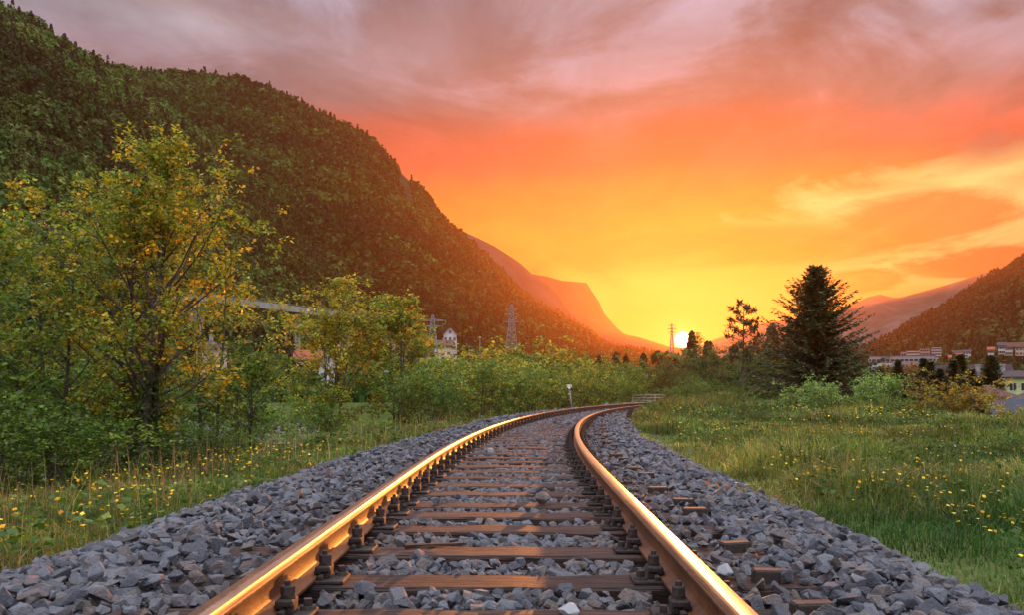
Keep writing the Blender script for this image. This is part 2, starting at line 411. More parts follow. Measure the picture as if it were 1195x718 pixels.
SLEEPER_S = [1.75, 2.35, 2.94, 3.50, 4.17, 4.85, 5.38, 5.87, 6.51, 7.08, 7.72, 8.28, 8.84, 9.41]
while SLEEPER_S[-1] < 84: SLEEPER_S.append(SLEEPER_S[-1] + .6)
SLEEPER_S = np.array(SLEEPER_S)
SL_Z = -.167                                    # top of the sleepers
def ballast(s_lo, s_hi, step, templates, size, rng, acc):
    ss = np.arange(s_lo, s_hi, step)
    for layer in range(2):
        dd = np.arange(-3.2, 2.75, step)
        S, D = np.meshgrid(ss, dd)
        S = (S + rng.uniform(-.5, .5, S.shape) * step * 1.2 + layer * step / 2).ravel()
        D = (D + rng.uniform(-.5, .5, D.shape) * step * 1.2 + layer * step / 2).ravel()
        rag_l = -2.95 + (vnoise(S, S * 0, .55, 5) - .5) * .35; rag_r = np.interp(S, [0, 12, 22, 30], [2.36, 2.2, 1.65, 1.2]) + (vnoise(S, S * 0, .6, 8) - .5) * .35
        k = (D > rag_l) & (D < rag_r) & (rng.random(len(S)) < (.96 if layer == 0 else .62))
        S, D = S[k], D[k]
        sz = size * rng.lognormal(0, .30, len(S)); sz = np.clip(sz, size * .5, size * 1.75)
        j = np.clip(np.searchsorted(SLEEPER_S, S), 1, len(SLEEPER_S) - 1)
        ds = np.minimum(np.abs(S - SLEEPER_S[j]), np.abs(S - SLEEPER_S[j - 1]))
        on = (ds < .13 + sz * .33) & (np.abs(D) < 1.30 + sz * .35)
        pr = np.abs(np.abs(D) - .7535)
        nr = pr < .085 + sz * .45
        inside = np.abs(D) < .66
        base = np.interp(D, PD, PZ) + sz * .22 + (.028 if layer else .0) * (1 if layer else 1)
        bumpy = (fbm(S, D, .5, 21) - .5) * .055
        z = base + bumpy + layer * sz * .25 + np.where(np.abs(D) > 1.4, .025, 0)
        z = np.where(inside, np.minimum(z, -.207 + bumpy * .7 + layer * .02), z)
        z = np.where(nr, np.minimum(z, -.235), z)
        # outer sleeper ends: half buried
        end = on & (np.abs(D) > .95)
        keep = ~on | (end & (rng.random(len(S)) < .33) & (layer == 1))
        keep &= ~(nr & on)
        z = np.where(end, SL_Z + sz * .28, z)
        S, D, z, sz = S[keep], D[keep], z[keep], sz[keep]
        T = track(S, D, 0.0); T[:, 2] = z
        M = rot_rand(len(S), rng)
        flat = rotz(rng.uniform(0, 6.28, len(S)))
        # most stones lie on their flat side, tipped a little
        tilt = rng.normal(0, .38, (len(S), 2))
        Rx = np.zeros((len(S), 3, 3)); cx, sx_ = np.cos(tilt[:, 0]), np.sin(tilt[:, 0])
        Rx[:, 0, 0] = 1; Rx[:, 1, 1] = cx; Rx[:, 1, 2] = -sx_; Rx[:, 2, 1] = sx_; Rx[:, 2, 2] = cx
        M2 = Rx @ flat
        pick = rng.random(len(S)) < .4
        M = np.where(pick[:, None, None], M, M2) * sz[:, None, None]
        t = rng.integers(0, len(templates), len(S))
        rust = np.exp(-((np.abs(np.abs(D) - .76) - .16).clip(0) / .22) ** 2) * rng.uniform(.1, 1, len(S)) * .95
        rust = np.maximum(rust, (rng.random(len(S)) < .12) * rng.uniform(.3, .8, len(S)))
        col = (1 - rust[:, None]) * np.array([1, 1, 1.]) + rust[:, None] * np.array([.95, .66, .50])
        for q in range(len(templates)):
            w = t == q; stamp(acc, templates[q][0], templates[q][1], M[w], T[w], col[w])
ba = Acc()
ballast(2.0, 8.5, .0445, NEAR_ST, .068, np.random.default_rng(11), ba)
ballast(8.5, 20, .052, FAR_ST, .074, np.random.default_rng(12), ba)
ballast(20, 42, .082, FAR_ST, .115, np.random.default_rng(13), ba)
ballast(42, 84, .13, FAR_ST, .17, np.random.default_rng(14), ba)
tag(link('ballast_gravel', ba.mesh('ballast_gravel', M_STONE)), 'grey crushed stone ballast heaped around the sleepers', 'ballast', kind='stuff')

# single stones that stand out
def stone(px, py, Y, z, size, seed, label, mat=None, flat=1.0):
    V, T = stone_template(seed, 15, True)
    V = V * np.array([1, 1, flat]) * size
    a = Acc(); a.add(V - [0, 0, V[:, 2].min()], T=T, col=(1, 1, 1))
    x = (px - 597.5) / 1000 * Y
    tag(link('stone', a.mesh('stone', mat or M_STONE), loc=(x, Y, z), rz=seed), label, 'stone')
stone(633, 588, 5.87, SL_Z, .14, 901, 'big grey stone lying on top of a sleeper in mid track')
stone(625, 575, 6.42, SL_Z, .085, 917, 'brownish stone on the sleeper just behind the big grey stone')
stone(430, 690, 3.38, SL_Z - .03, .12, 902, 'upright pointed grey stone against the front edge of a sleeper by the inner rail bolts')
stone(664, 712, 2.97, SL_Z - .01, .10, 903, 'pale rounded stone resting on the lowest sleeper in the picture', M_PALE)
stone(520, 593, 5.9, -.215, .105, 907, 'flat whitish stone between sleepers close to the rail in the sunlight', M_PALE, .6)
stone(846, 668, 3.55, -.16, .095, 909, 'pale block of stone beside the folded anchor plate outside the rail', M_PALE)
stone(508, 589, 5.85, SL_Z, .08, 911, 'dark stone lying on a sleeper next to the flat whitish stone')
stone(985, 688, 3.25, -.24, .15, 921, 'large pale grey stone leaning near the end of the lowest sleeper')
stone(488, 651, 4.0, -.21, .12, 925, 'orange lit boulder in the ballast between the two lowest whole sleepers')
stone(572, 521, 10.9, -.2, .13, 929, 'small white stone far up the ballast between the rails', M_PALE)

# ------------------------------------------------------------------ rails
def rail_profile(outer):
    """49E1-like section; x across (+ = towards the gauge side), z up, top at 0; last value = polish"""
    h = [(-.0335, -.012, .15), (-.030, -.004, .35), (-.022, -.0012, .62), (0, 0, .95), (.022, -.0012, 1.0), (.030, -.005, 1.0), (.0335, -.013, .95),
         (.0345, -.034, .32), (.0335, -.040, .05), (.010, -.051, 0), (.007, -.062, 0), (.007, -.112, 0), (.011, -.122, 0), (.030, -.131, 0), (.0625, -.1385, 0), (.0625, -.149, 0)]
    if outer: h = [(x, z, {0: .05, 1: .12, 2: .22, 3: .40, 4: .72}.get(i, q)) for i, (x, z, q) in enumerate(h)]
    m = [(-x, z, 0) for x, z, _ in h[7:][::-1]]
    return h + m
def make_rail(side, label):
    s = _s[(_s > -2.9) & (_s < 86)]
    PROF = rail_profile(side < 0); a = Acc(); k = len(PROF)
    px = np.array([p[0] for p in PROF]) * (-side); pz = np.array([p[1] for p in PROF]); po = np.array([p[2] for p in PROF])
    V = np.stack([track(s, np.full(len(s), side * .7535 + px[i]), pz[i]) for i in range(k)], 1)      # (n,k,3)
    n = len(s)
    # duplicate rings so hard corners stay hard
    Q = []
    for j in range(k):
        j2 = (j + 1) % k
        i = np.arange(n - 1)
        q = np.stack([i * k + j, i * k + j2, (i + 1) * k + j2, (i + 1) * k + j], -1)
        Q.append(q if side < 0 else q[:, ::-1])
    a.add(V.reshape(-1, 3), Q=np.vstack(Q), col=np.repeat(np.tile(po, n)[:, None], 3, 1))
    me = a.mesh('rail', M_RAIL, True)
    o = link('rail', me)
    tag(o, label, 'rail', 'running rails of the track')
    es = o.modifiers.new('edge', 'EDGE_SPLIT'); es.split_angle = rad(38)
    return o
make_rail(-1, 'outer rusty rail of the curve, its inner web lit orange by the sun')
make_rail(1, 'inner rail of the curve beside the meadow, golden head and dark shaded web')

# ------------------------------------------------------------------ sleepers with fastenings
def hexnut(acc, c, r, h, rz=0.0):
    th = np.arange(6) * math.pi / 3 + rz
    lo = np.stack([np.cos(th) * r, np.sin(th) * r, np.zeros(6)], -1); hi = lo + [0, 0, h * .85]; tp = lo * [.86, .86, 1] + [0, 0, h]
    V = np.vstack([lo, hi, tp]) + np.asarray(c)
    Q = [[i, (i + 1) % 6, 6 + (i + 1) % 6, 6 + i] for i in range(6)] + [[6 + i, 6 + (i + 1) % 6, 12 + (i + 1) % 6, 12 + i] for i in range(6)]
    acc.add(V, Q=Q + [[12, 13, 14, 15], [12, 15, 16, 17]])
def bevel_mesh(me, w=.004):
    bm = bmesh.new(); bm.from_mesh(me)
    bmesh.ops.bevel(bm, geom=bm.edges[:], offset=w, segments=1, affect='EDGES'); bm.to_mesh(me); bm.free(); return me
def beam_mesh(seed):
    r = random.Random(seed); n = 14
    a = Acc(); xs = np.linspace(-1.3, 1.3, n); V = []
    for i, x in enumerate(xs):
        w = .122 + r.uniform(-.004, .004); t = r.uniform(-.004, .003)
        V += [(x, -w, -.15), (x, -w, -.012 + t), (x, -w + .012, t), (x, w - .012, t + r.uniform(-.002, .002)), (x, w, -.012 + t), (x, w, -.15)]
    Q = []
    for i in range(n - 1):
        for j in range(5): Q.append([i * 6 + j, i * 6 + j + 1, (i + 1) * 6 + j + 1, (i + 1) * 6 + j])
    e = (n - 1) * 6
    Q += [[0, 5, 4, 1], [1, 4, 3, 2], [e, e + 1, e + 4, e + 5], [e + 1, e + 2, e + 3, e + 4]]
    a.add(V, Q=[q[::-1] for q in Q]); return a.mesh('beam', M_TIMBER)
BEAMS = [beam_mesh(i) for i in range(6)]
pa = Acc(); pa.box((0, 0, .008), (.345, .16, .016)); pa.box((-.077, 0, .024), (.022, .15, .022)); pa.box((.077, 0, .024), (.022, .15, .022))
PLATE = bevel_mesh(pa.mesh('tie_plate', M_IRON))
ca = Acc(); ca.box((.080, 0, .052), (.062, .085, .026)); ca.box((.060, 0, .040), (.034, .08, .018)); ca.box((.098, 0, .033), (.026, .07, .04))
CLAMP = bevel_mesh(ca.mesh('rail_clamp', M_IRON), .006)
ba_ = Acc()
th = np.arange(10)
ba_.tube([(.083, 0, .05), (.083, 0, .070)], [.027, .027], 12); ba_.tube([(.083, 0, .072), (.083, 0, .078)], [.024, .024], 12)
hexnut(ba_, (.083, 0, .078), .025, .030, .3); ba_.tube([(.083, 0, .10), (.083, 0, .124)], [.012, .011], 10)
BOLT = ba_.mesh('clamp_bolt', M_IRON)
sa = Acc(); sa.tube([(0, 0, .014), (0, 0, .026)], [.030, .026], 12); sa.box((0, 0, .038), (.026, .026, .026), rz=.4)
SCREW = sa.mesh('sleeper_screw', M_IRON)
ka = Acc()
ka.box((0, -.012, .028), (.14, .008, .055)); ka.box((0, .020, .056), (.14, .055, .006)); ka.box((-.073, .018, .028), (.006, .05, .055)); ka.box((.04, -.02, .02), (.025, .016, .022))
ka.box((0, .012, .003), (.16, .10, .006))
CAP = bevel_mesh(ka.mesh('anchor_plate', M_IRON), .003)

ORD = ['', '', 'first visible', 'second visible', 'third visible', 'fourth visible', 'fifth visible', 'sixth visible', 'seventh visible', 'eighth visible', 'ninth visible', 'tenth visible', 'eleventh visible', 'twelfth visible']
SL_NOTE = {2: 'brown timber sleeper cut off by the bottom edge of the picture', 3: 'wide brown sleeper with a pale scuffed end, lowest whole one in view',
           4: 'brown sleeper with a lifted splinter of wood on it', 5: 'brown sleeper with shiny scuffs just past the splintered one',
           6: 'sunlit sleeper in front of the big grey stone', 7: 'sunlit sleeper carrying the big grey stone', 8: 'sunlit sleeper carrying the brownish stone just behind the big grey one'}
def make_sleeper(i, s):
    p = track(s, 0.0, SL_Z); h = float(heading(s))
    r = random.Random(i * 7 + 1)
    if i in SL_NOTE: lab, grp = SL_NOTE[i], 'timber sleepers'
    elif i < 2: lab, grp = 'brown timber sleeper under the camera, below the picture', 'timber sleepers below the picture'
    else: lab, grp = 'distant thin timber sleeper half sunk in grey ballast up the track', 'timber sleepers up the track'
    t = empty('sleeper', lab, 'sleeper', p, -h + r.uniform(-.008, .008), grp)
    link('beam', BEAMS[i % 6], t)
    far = s > 34
    for sd in (-1, 1):
        pl = link('tie_plate', PLATE, t, (sd * .7535, 0, .0015))
        if far:
            if s < 60: link('rail_clamp', CLAMP, pl, (0, 0, 0), 0 if sd < 0 else math.pi)
            continue
        for q in (0, math.pi):
            link('rail_clamp', CLAMP, pl, (0, 0, .001), q)
            if s < 26: link('clamp_bolt', BOLT, pl, (0, 0, .001), q)
        if s < 20:
            for q, yy in ((.142, .045), (-.142, -.045)): link('sleeper_screw', SCREW, pl, (q, yy, .002), r.uniform(0, 1))
    if s < 22 and i not in (5, 9, 12, 15, 16, 19):
        link('anchor_plate', CAP, t, (1.19 + r.uniform(-.05, .04), -.02 + r.uniform(-.04, .04), -.010), r.uniform(-.3, .3))
for i, s in enumerate(SLEEPER_S): make_sleeper(i, s)

# splinter lying on the sleeper
a = Acc(); V = np.array([(-.14, -.02, 0), (.16, -.012, .012), (.17, .004, .016), (-.13, .022, 0), (-.14, -.018, .016), (.155, -.01, .024), (.165, .002, .024), (-.13, .02, .018)])
a.add(V, Q=[[0, 3, 2, 1], [4, 5, 6, 7], [0, 1, 5, 4], [1, 2, 6, 5], [2, 3, 7, 6], [3, 0, 4, 7]])
q = P(505, 637, 4.22)
tag(link('wood_splinter', a.mesh('wood_splinter', M_TIMBER), loc=(q[0], 4.24, SL_Z + .002), rz=.08), 'loose brown splinter of wood lying along a sleeper', 'splinter')

# ------------------------------------------------------------------ grass, weeds, wild flowers
def mixcol(rng, n, cols, w=None):
    cols = np.array(cols); k = rng.choice(len(cols), n, p=w)
    c = cols[k] * rng.uniform(.75, 1.25, (n, 1)); return c
def blades(acc, x, y, z, h, w, col, rng, bend=.8):
    n = len(x); a = rng.uniform(0, 2 * np.pi, n); la = rng.uniform(0, 2 * np.pi, n); le = np.abs(rng.normal(0, bend, n)) * h
    side = np.stack([np.cos(a), np.sin(a), np.zeros(n)], -1) * (w / 2)[:, None]
    ld = np.stack([np.cos(la), np.sin(la), np.zeros(n)], -1) * le[:, None]
    r0 = np.stack([x, y, z - .02], -1); up = np.zeros((n, 3)); up[:, 2] = h
    m = r0 + up * .55 + ld * .3; t = r0 + up * (1 - .25 * (le / np.maximum(h, .01))[:, None].clip(0, 1)) + ld
    V = np.stack([r0 - side, r0 + side, m + side * .8, m - side * .8, t], 1).reshape(-1, 3)
    i = np.arange(n) * 5
    acc.add(V, Q=np.stack([i, i + 1, i + 2, i + 3], -1), T=np.stack([i + 3, i + 2, i + 4], -1), col=np.repeat(col, 5, 0))
def sample_strip(n, y0, y1, d0, d1, rng, pw=1.0):
    """points in track coordinates, thicker near the camera"""
    u = rng.random(n); s = y0 * (y1 / y0) ** u if pw == 1 else y0 + (y1 - y0) * u
    d = rng.uniform(d0, d1, n); p = track(s, d)
    return p[:, 0], p[:, 1], s, d
GREEN = [(.058, .095, .016), (.085, .125, .023), (.115, .14, .03), (.15, .15, .038), (.19, .15, .055)]
def grass_patch(name, label, n, y0, y1, d0, d1, hfun, seed, cols, w, dense, cat='grass'):
    rng = np.random.default_rng(seed)
    x, y, s, d = sample_strip(n, y0, y1, d0, d1, rng)
    k = rng.random(n) < dense(x, y, d); x, y, s, d = x[k], y[k], s[k], d[k]
    z = gheight(x, y, d); h = hfun(x, y, d, rng)
    dist = np.hypot(x, y); wd = np.maximum(.0055, .00125 * dist) * rng.uniform(.7, 1.5, len(x))
    c = mixcol(rng, len(x), cols, w)
    tint = fbm(x, y, 3.0, 31)[:, None]; c = c * (1 + (tint - .5) * np.array([1.9, .7, .8]))
    t2 = np.clip(fbm(x, y, 1.1, 33)[:, None] * 2.2 - .4, .5, 1.3); c = c * t2
    dry = (fbm(x, y, 1.7, 37)[:, None] > .62) * (rng.random((len(x), 1)) < .4); c = np.where(dry, c * .3 + np.array([.13, .095, .04]), c)
    a = Acc(); blades(a, x, y, z, h, wd, np.clip(c, .004, 1), rng)
    tag(link(name, a.mesh(name, M_GRASS)), label, cat, kind='stuff')
def h_right(x, y, d, rng):
    t = fbm(x, y, 1.6, 40); e = np.clip((d - np.interp(y, [0, 12, 22, 30], [2.3, 2.15, 1.6, 1.1])) / 1.0, .4, 1)
    return (.08 + .95 * np.clip(t - .40, 0, 1) ** 1.0 + .22 * np.clip(fbm(x, y, .45, 45) - .5, 0, 1)) * rng.uniform(.5, 1.35, len(x)) * e + .02
def edge_r(x, y, d): return np.where(d < np.interp(y, [0, 12, 22, 30], [2.34, 2.2, 1.65, 1.2]) + (vnoise(y, x, .5, 2) - .5) * .4, .02, np.clip((d - 1.2) / .5, .4, 1) * np.clip(fbm(x, y, 1.1, 77) * 2.6 - .2, .35, 1))
grass_patch('meadow_grass', 'green meadow grass beside the ballast', 260000, 3.2, 62, 1.15, 15.5, h_right, 51, GREEN, [.22, .26, .22, .16, .14], edge_r)
grass_patch('bank_grass', 'rough grass on the bank falling away to the valley', 34000, 14, 75, 13, 24, h_right, 52, GREEN, [.3, .3, .2, .1, .1], lambda x, y, d: np.full(len(x), .8))
def h_left(x, y, d, rng):
    t = fbm(x, y, 1.3, 60); return (.10 + .42 * np.clip(t - .25, 0, 1)) * rng.uniform(.5, 1.3, len(x)) * np.clip((-d - 2.4) / .9, .35, 1) + .03
def edge_l(x, y, d): return np.where(d > -2.75 + (vnoise(y, x, .5, 4) - .5) * .4, .03, np.clip(fbm(x, y, .9, 78) * 2.4 - .2, .25, 1))
grass_patch('verge_grass', 'tall yellow green grass on the verge under the trees', 120000, 3.0, 60, -10.5, -2.6, h_left, 53, GREEN + [(.15, .13, .04)], [.16, .24, .22, .14, .12, .12], edge_l)
# dry seed stalks
rng = np.random.default_rng(54)
x, y, s, d = sample_strip(800, 3.2, 40, -7, -3.0, rng); z = gheight(x, y, d)
a = Acc(); blades(a, x, y, z, rng.uniform(.35, .85, len(x)), np.maximum(.004, .0008 * y), mixcol(rng, len(x), [(.17, .12, .06), (.2, .15, .07), (.11, .07, .045)]), rng, .25)
tag(link('dry_grass', a.mesh('dry_grass', M_GRASS)), 'dry straw coloured grass stalks standing above the verge', 'grass', kind='stuff')

# broad leaved weeds
def leaves(acc, c, out, size, col, rng, fold=.12, wide=.36):
    """one kite-shaped leaf per row: c base point, out direction"""
    n = len(c)
    nrm = rng.normal(size=(n, 3)) * .55 + [0, 0, 1.0]
    out = out / (np.linalg.norm(out, axis=1)[:, None] + 1e-9)
    b = np.cross(out, nrm); b /= np.linalg.norm(b, axis=1)[:, None] + 1e-9
    nn = np.cross(b, out)
    s = size[:, None]
    m = c + out * s * .45 + nn * s * fold
    tip = c + out * s - nn * s * fold * .6
    V = np.stack([c, m + b * s * wide - nn * s * fold * 1.3, tip, m - b * s * wide - nn * s * fold * 1.3], 1).reshape(-1, 3)
    i = np.arange(n) * 4
    acc.add(V, T=np.vstack([np.stack([i, i + 1, i + 2], -1), np.stack([i, i + 2, i + 3], -1)]), col=np.repeat(col, 4, 0))
def weeds(name, label, n, y0, y1, d0, d1, seed, size, cols):
    rng = np.random.default_rng(seed)
    x, y, s, d = sample_strip(n, y0, y1, d0, d1, rng)
    k = fbm(x, y, 1.5, seed) > .47; x, y, d = x[k], y[k], d[k]
    z = gheight(x, y, d); a = Acc(); m = 14
    X = np.repeat(x, m); Y = np.repeat(y, m); Z = np.repeat(z, m); N = len(X)
    hh = rng.uniform(.02, .30, N) * np.repeat(rng.uniform(.5, 1.2, len(x)), m)
    az = rng.uniform(0, 6.28, N)
    c = np.stack([X + rng.normal(0, .05, N), Y + rng.normal(0, .05, N), Z + hh], -1)
    out = np.stack([np.cos(az), np.sin(az), rng.uniform(-.2, .7, N)], -1)
    leaves(a, c, out, size * rng.uniform(.6, 1.4, N) * np.maximum(1, Y / 14), np.clip(np.repeat(mixcol(rng, len(x), cols), m, 0), 0, 1), rng)
    tag(link(name, a.mesh(name, M_LEAF)), label, 'weeds', kind='stuff')
weeds('verge_weeds', 'broad leaved green weeds along the foot of the ballast under the trees', 1500, 3.2, 40, -9, -3.0, 61, .075, [(.035, .075, .012), (.055, .10, .016), (.08, .11, .02)])
weeds('meadow_weeds', 'leafy green clumps scattered through the meadow', 3000, 3.8, 45, 2.7, 14, 62, .05, [(.03, .065, .012), (.05, .09, .016)])

def flowers(name, label, x, y, d, rng, col, r, hmin, hmax, cat='flowers'):
    n = len(x); z = gheight(x, y, d); h = rng.uniform(hmin, hmax, n)
    a = Acc()
    blades(a, x, y, z, h, np.maximum(.003, .0005 * y), np.tile((.05, .08, .02), (n, 1)), rng, .02)
    K = 8; th = np.arange(K) * 2 * np.pi / K
    tv = np.vstack([[0, 0, .25], np.stack([np.cos(th), np.sin(th), np.where(np.arange(K) % 2, .1, -.08)], -1) * np.where(np.arange(K) % 2, .72, 1)[:, None] * [1, 1, 1]])
    tt = np.array([[0, 1 + i, 1 + (i + 1) % K] for i in range(K)])
    R = rotz(rng.uniform(0, 6, n)); ti = rng.normal(0, .5, n); Rx = np.zeros((n, 3, 3)); Rx[:, 0, 0] = 1; Rx[:, 1, 1] = np.cos(ti); Rx[:, 1, 2] = -np.sin(ti); Rx[:, 2, 1] = np.sin(ti); Rx[:, 2, 2] = np.cos(ti)
    sc = r * rng.uniform(.7, 1.3, n) * np.maximum(1, y / 13)
    stamp(a, tv, tt, (Rx @ R) * sc[:, None, None], np.stack([x, y, z + h - .01], -1), np.clip(mixcol(rng, n, col), 0, .9))
    tag(link(name, a.mesh(name, M_PETAL)), label, cat, kind='stuff')
YEL = [(.75, .46, .02), (.7, .52, .04), (.8, .40, .015)]
rng = np.random.default_rng(71)
def clustered(n, y0, y1, d0, d1, rng, sc, seed, thr):
    x, y, s, d = sample_strip(n, y0, y1, d0, d1, rng); k = fbm(x, y, sc, seed, 3) > thr; return x[k], y[k], d[k]
flowers('verge_flowers', 'yellow wild flowers crowding the grass at the ballast foot', *clustered(1000, 3.4, 16, -5.8, -2.95, rng, 1.2, 5, .44), rng, YEL, .019, .16, .40)
flowers('meadow_flowers', 'yellow buttercups dotted through the meadow', *clustered(4200, 4.0, 30, 2.6, 12.5, rng, 1.8, 15, .49), rng, YEL, .013, .16, .36)
flowers('pale_flowers', 'whitish pink seed heads in the meadow further off', *clustered(90, 8, 30, 3, 11, rng, 3, 25, .5), rng, [(.5, .38, .33), (.55, .48, .42)], .014, .2, .4)

# ------------------------------------------------------------------ trees
def wander(p0, p1, k, amp, rng, sag=0.0):
    t = np.linspace(0, 1, k)[:, None]; p = p0 + (p1 - p0) * t
    j = rng.normal(0, amp, (k, 3)); j[0] = 0; j = np.cumsum(j, 0) * .5; j[:, 2] *= .3
    p = p + j; p[:, 2] += sag * np.sin(t[:, 0] * np.pi * .5) ** 2
    return p
STEMS = []
def leafy(seed, H, R, tr, stems=1, base=.25, limbs=22, nleaf=9000, lsize=.09, cols=None, spread=.15, squash=1.0, cluster=11, top=.55, subs=5, sig=.11):
    """trunk mesh with limbs and twigs, crown mesh of separate leaves"""
    rng = np.random.default_rng(seed); tk = Acc(); cr = Acc(); tips = []; STEMS.clear()
    def prof(t):           # crown radius along the height
        q = (t - base) / (1 - base); return max(.12, math.sin(math.pi * min(1, max(0, q)) ** .75) ** .8) if q < top else max(.10, (1 - (q - top) / (1 - top)) ** .75)
    for st in range(stems):
        aa = rng.uniform(0, 6.28) if stems > 1 else 0; off = (spread * R if stems > 1 else 0)
        hs = H * (1 if st == 0 else rng.uniform(.72, .98))
        p0 = np.array([math.cos(aa) * .1 * stems ** .5, math.sin(aa) * .1 * stems ** .5, -.25]) if stems > 1 else np.array([0, 0, -.25])
        p1 = np.array([math.cos(aa) * off * 1.6, math.sin(aa) * off * 1.6, hs * .97]) + np.append(rng.normal(0, .04 * H, 2), 0)
        path = wander(p0, p1, 9, .035 * H / 5, rng); r0 = tr / stems ** .45; STEMS.append(path)
        tk.tube(path, np.linspace(r0, r0 * .12, 9), 7, col=(1, 1, 1))
        nl = max(4, int(limbs / stems))
        for i in range(nl):
            t = base + (.98 - base) * ((i + rng.uniform(.1, .9)) / nl); q = t * 8; k = min(7, int(q)); s0 = path[k] + (path[k + 1] - path[k]) * (q - k)
            az = i * 2.4 + rng.uniform(-.5, .5) + st; el = rad(rng.uniform(12, 40) + 32 * t)
            L = R * prof(t) * rng.uniform(.65, 1.12)
            e = s0 + np.array([math.cos(az) * math.cos(el), math.sin(az) * math.cos(el), math.sin(el) * squash]) * L
            lp = wander(s0, e, 5, .05 * L, rng, .10 * L); rr = max(.006, r0 * .38 * (1 - t * .65))
            tk.tube(lp, np.linspace(rr, rr * .25, 5), 5, col=(1, 1, 1), cap=False)
            for j in range(subs):
                u = rng.uniform(.3, 1.0) * 4; kk = min(3, int(u)); b0 = lp[kk] + (lp[kk + 1] - lp[kk]) * (u - kk)
                dv = (e - s0) / (L + 1e-6) + rng.normal(0, .6, 3); dv /= np.linalg.norm(dv); l2 = L * rng.uniform(.22, .45) + .12
                b1 = b0 + dv * l2; sp = wander(b0, b1, 3, .05 * l2, rng)
                tk.tube(sp, [rr * .35, rr * .22, rr * .1], 3, col=(1, 1, 1), cap=False)
                for f in (.45, .75, 1.0): tips.append(b0 + (b1 - b0) * f)
            tips.append(e); tips.append(lp[3])
        tips.append(path[-1])
    tips = np.array(tips)
    nc = max(1, nleaf // cluster); c = tips[rng.integers(0, len(tips), nc)] + rng.normal(0, sig, (nc, 3))
    cc = mixcol(rng, nc, cols)
    n = nc * cluster; C = np.repeat(c, cluster, 0)
    az = rng.uniform(0, 6.28, n); out = np.stack([np.cos(az), np.sin(az), rng.normal(-.15, .45, n)], -1)
    C = C + out * rng.uniform(0, .06, (n, 1)) * (lsize / .09) + rng.normal(0, lsize * .45, (n, 3))
    leaves(cr, C, out, lsize * rng.uniform(.55, 1.35, n), np.clip(np.repeat(cc, cluster, 0) * rng.uniform(.85, 1.15, (n, 1)), 0, 1), rng)
    return tk.mesh('trunk', M_BARK, True), cr.mesh('crown', M_LEAF)
SPRING = [(.24, .20, .02), (.19, .19, .022), (.15, .175, .022), (.29, .21, .022), (.11, .16, .022)]
GREENL = [(.065, .12, .018), (.09, .145, .02), (.12, .165, .026), (.055, .10, .016)]
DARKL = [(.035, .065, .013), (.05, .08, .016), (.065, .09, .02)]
OCHRE = [(.16, .10, .02), (.20, .115, .018), (.12, .095, .02)]
def plant(name, meshes, px, py, Y, label, cat, group=None, rz=0.0, sc=(1, 1, 1), names=('trunk', 'crown'), z=None):
    x = (px - 597.5) / 1000 * Y
    if z is None: z = float(gheight([x], [Y])[0])
    t = empty(name, label, cat, (x, Y, z), rz, group); t.scale = sc
    for n, me in zip(names, meshes): link(n, me, t)
    return t
def hgt(px, py, Y):
    """height of a plant whose top shows at row py"""
    x = (px - 597.5) / 1000 * Y; return CAMZ + (457 - py) / 1000 * Y - float(gheight([x], [Y])[0])

# the big maple by the verge and its neighbours
plant('maple_tree', leafy(201, hgt(160, 176, 15), 2.15, .17, stems=3, base=.20, limbs=66, nleaf=25000, lsize=.073, cols=SPRING + SPRING[2:] + GREENL[1:3], top=.45, spread=.28, subs=6), 160, 0, 15, 'tallest maple with yellow orange young leaves and an ivy clad trunk beside the verge', 'tree')
_mt = [o for o in bpy.data.objects if o.name == 'maple_tree'][0]
_r = np.random.default_rng(99); _iv = Acc()
for _p in STEMS:
    _n = 900; _a = _r.uniform(0, 6.28, _n); _u = _r.uniform(0, 1, _n) ** 1.2 * 3.6; _k = _u.astype(int); _c = _p[_k] + (_p[_k + 1] - _p[_k]) * (_u - _k)[:, None]
    _q = (.09 + .15 * _r.random(_n)) * (1 - _u * .13); _d = np.stack([np.cos(_a), np.sin(_a), 0 * _a], -1)
    leaves(_iv, _c + _d * _q[:, None], _d + np.stack([0 * _a, 0 * _a, _r.normal(-.4, .5, _n)], -1), _r.uniform(.05, .10, _n), np.clip(mixcol(_r, _n, DARKL), 0, 1), _r)
link('ivy', _iv.mesh('ivy', M_LEAF), _mt)
plant('maple_tree', leafy(202, hgt(60, 212, 16.5), 2.0, .11, stems=3, base=.18, limbs=44, nleaf=15000, lsize=.074, cols=SPRING[1:] + GREENL[:2], top=.45, spread=.30), 62, 0, 16.5, 'slim maple with loose upright shoots at the picture edge next to the tallest maple', 'tree')
plant('maple_tree', leafy(203, hgt(0, 268, 14), 1.7, .08, stems=3, base=.15, limbs=34, nleaf=7500, lsize=.085, cols=GREENL + SPRING[1:3], spread=.3), -22, 0, 14, 'lower green maple cut by the picture edge', 'tree')
plant('maple_tree', leafy(204, hgt(258, 250, 20.5), 1.25, .07, stems=2, base=.25, limbs=26, nleaf=5200, lsize=.085, cols=SPRING, spread=.3), 245, 0, 20.5, 'narrow maple tucked against the sunny flank of the tallest maple', 'tree')
plant('ash_tree', leafy(205, hgt(300, 425, 20), 1.1, .055, stems=1, base=.25, limbs=22, nleaf=3000, lsize=.08, cols=GREENL, top=.5), 292, 0, 20, 'thin young green tree with a bare dark stem in front of the road bridge', 'tree')
plant('ash_tree', leafy(215, hgt(270, 430, 21), .7, .045, stems=1, base=.5, limbs=10, nleaf=700, lsize=.07, cols=SPRING, top=.5), 277, 0, 21, 'spindly bare sapling leaning before the concrete road bridge', 'tree')
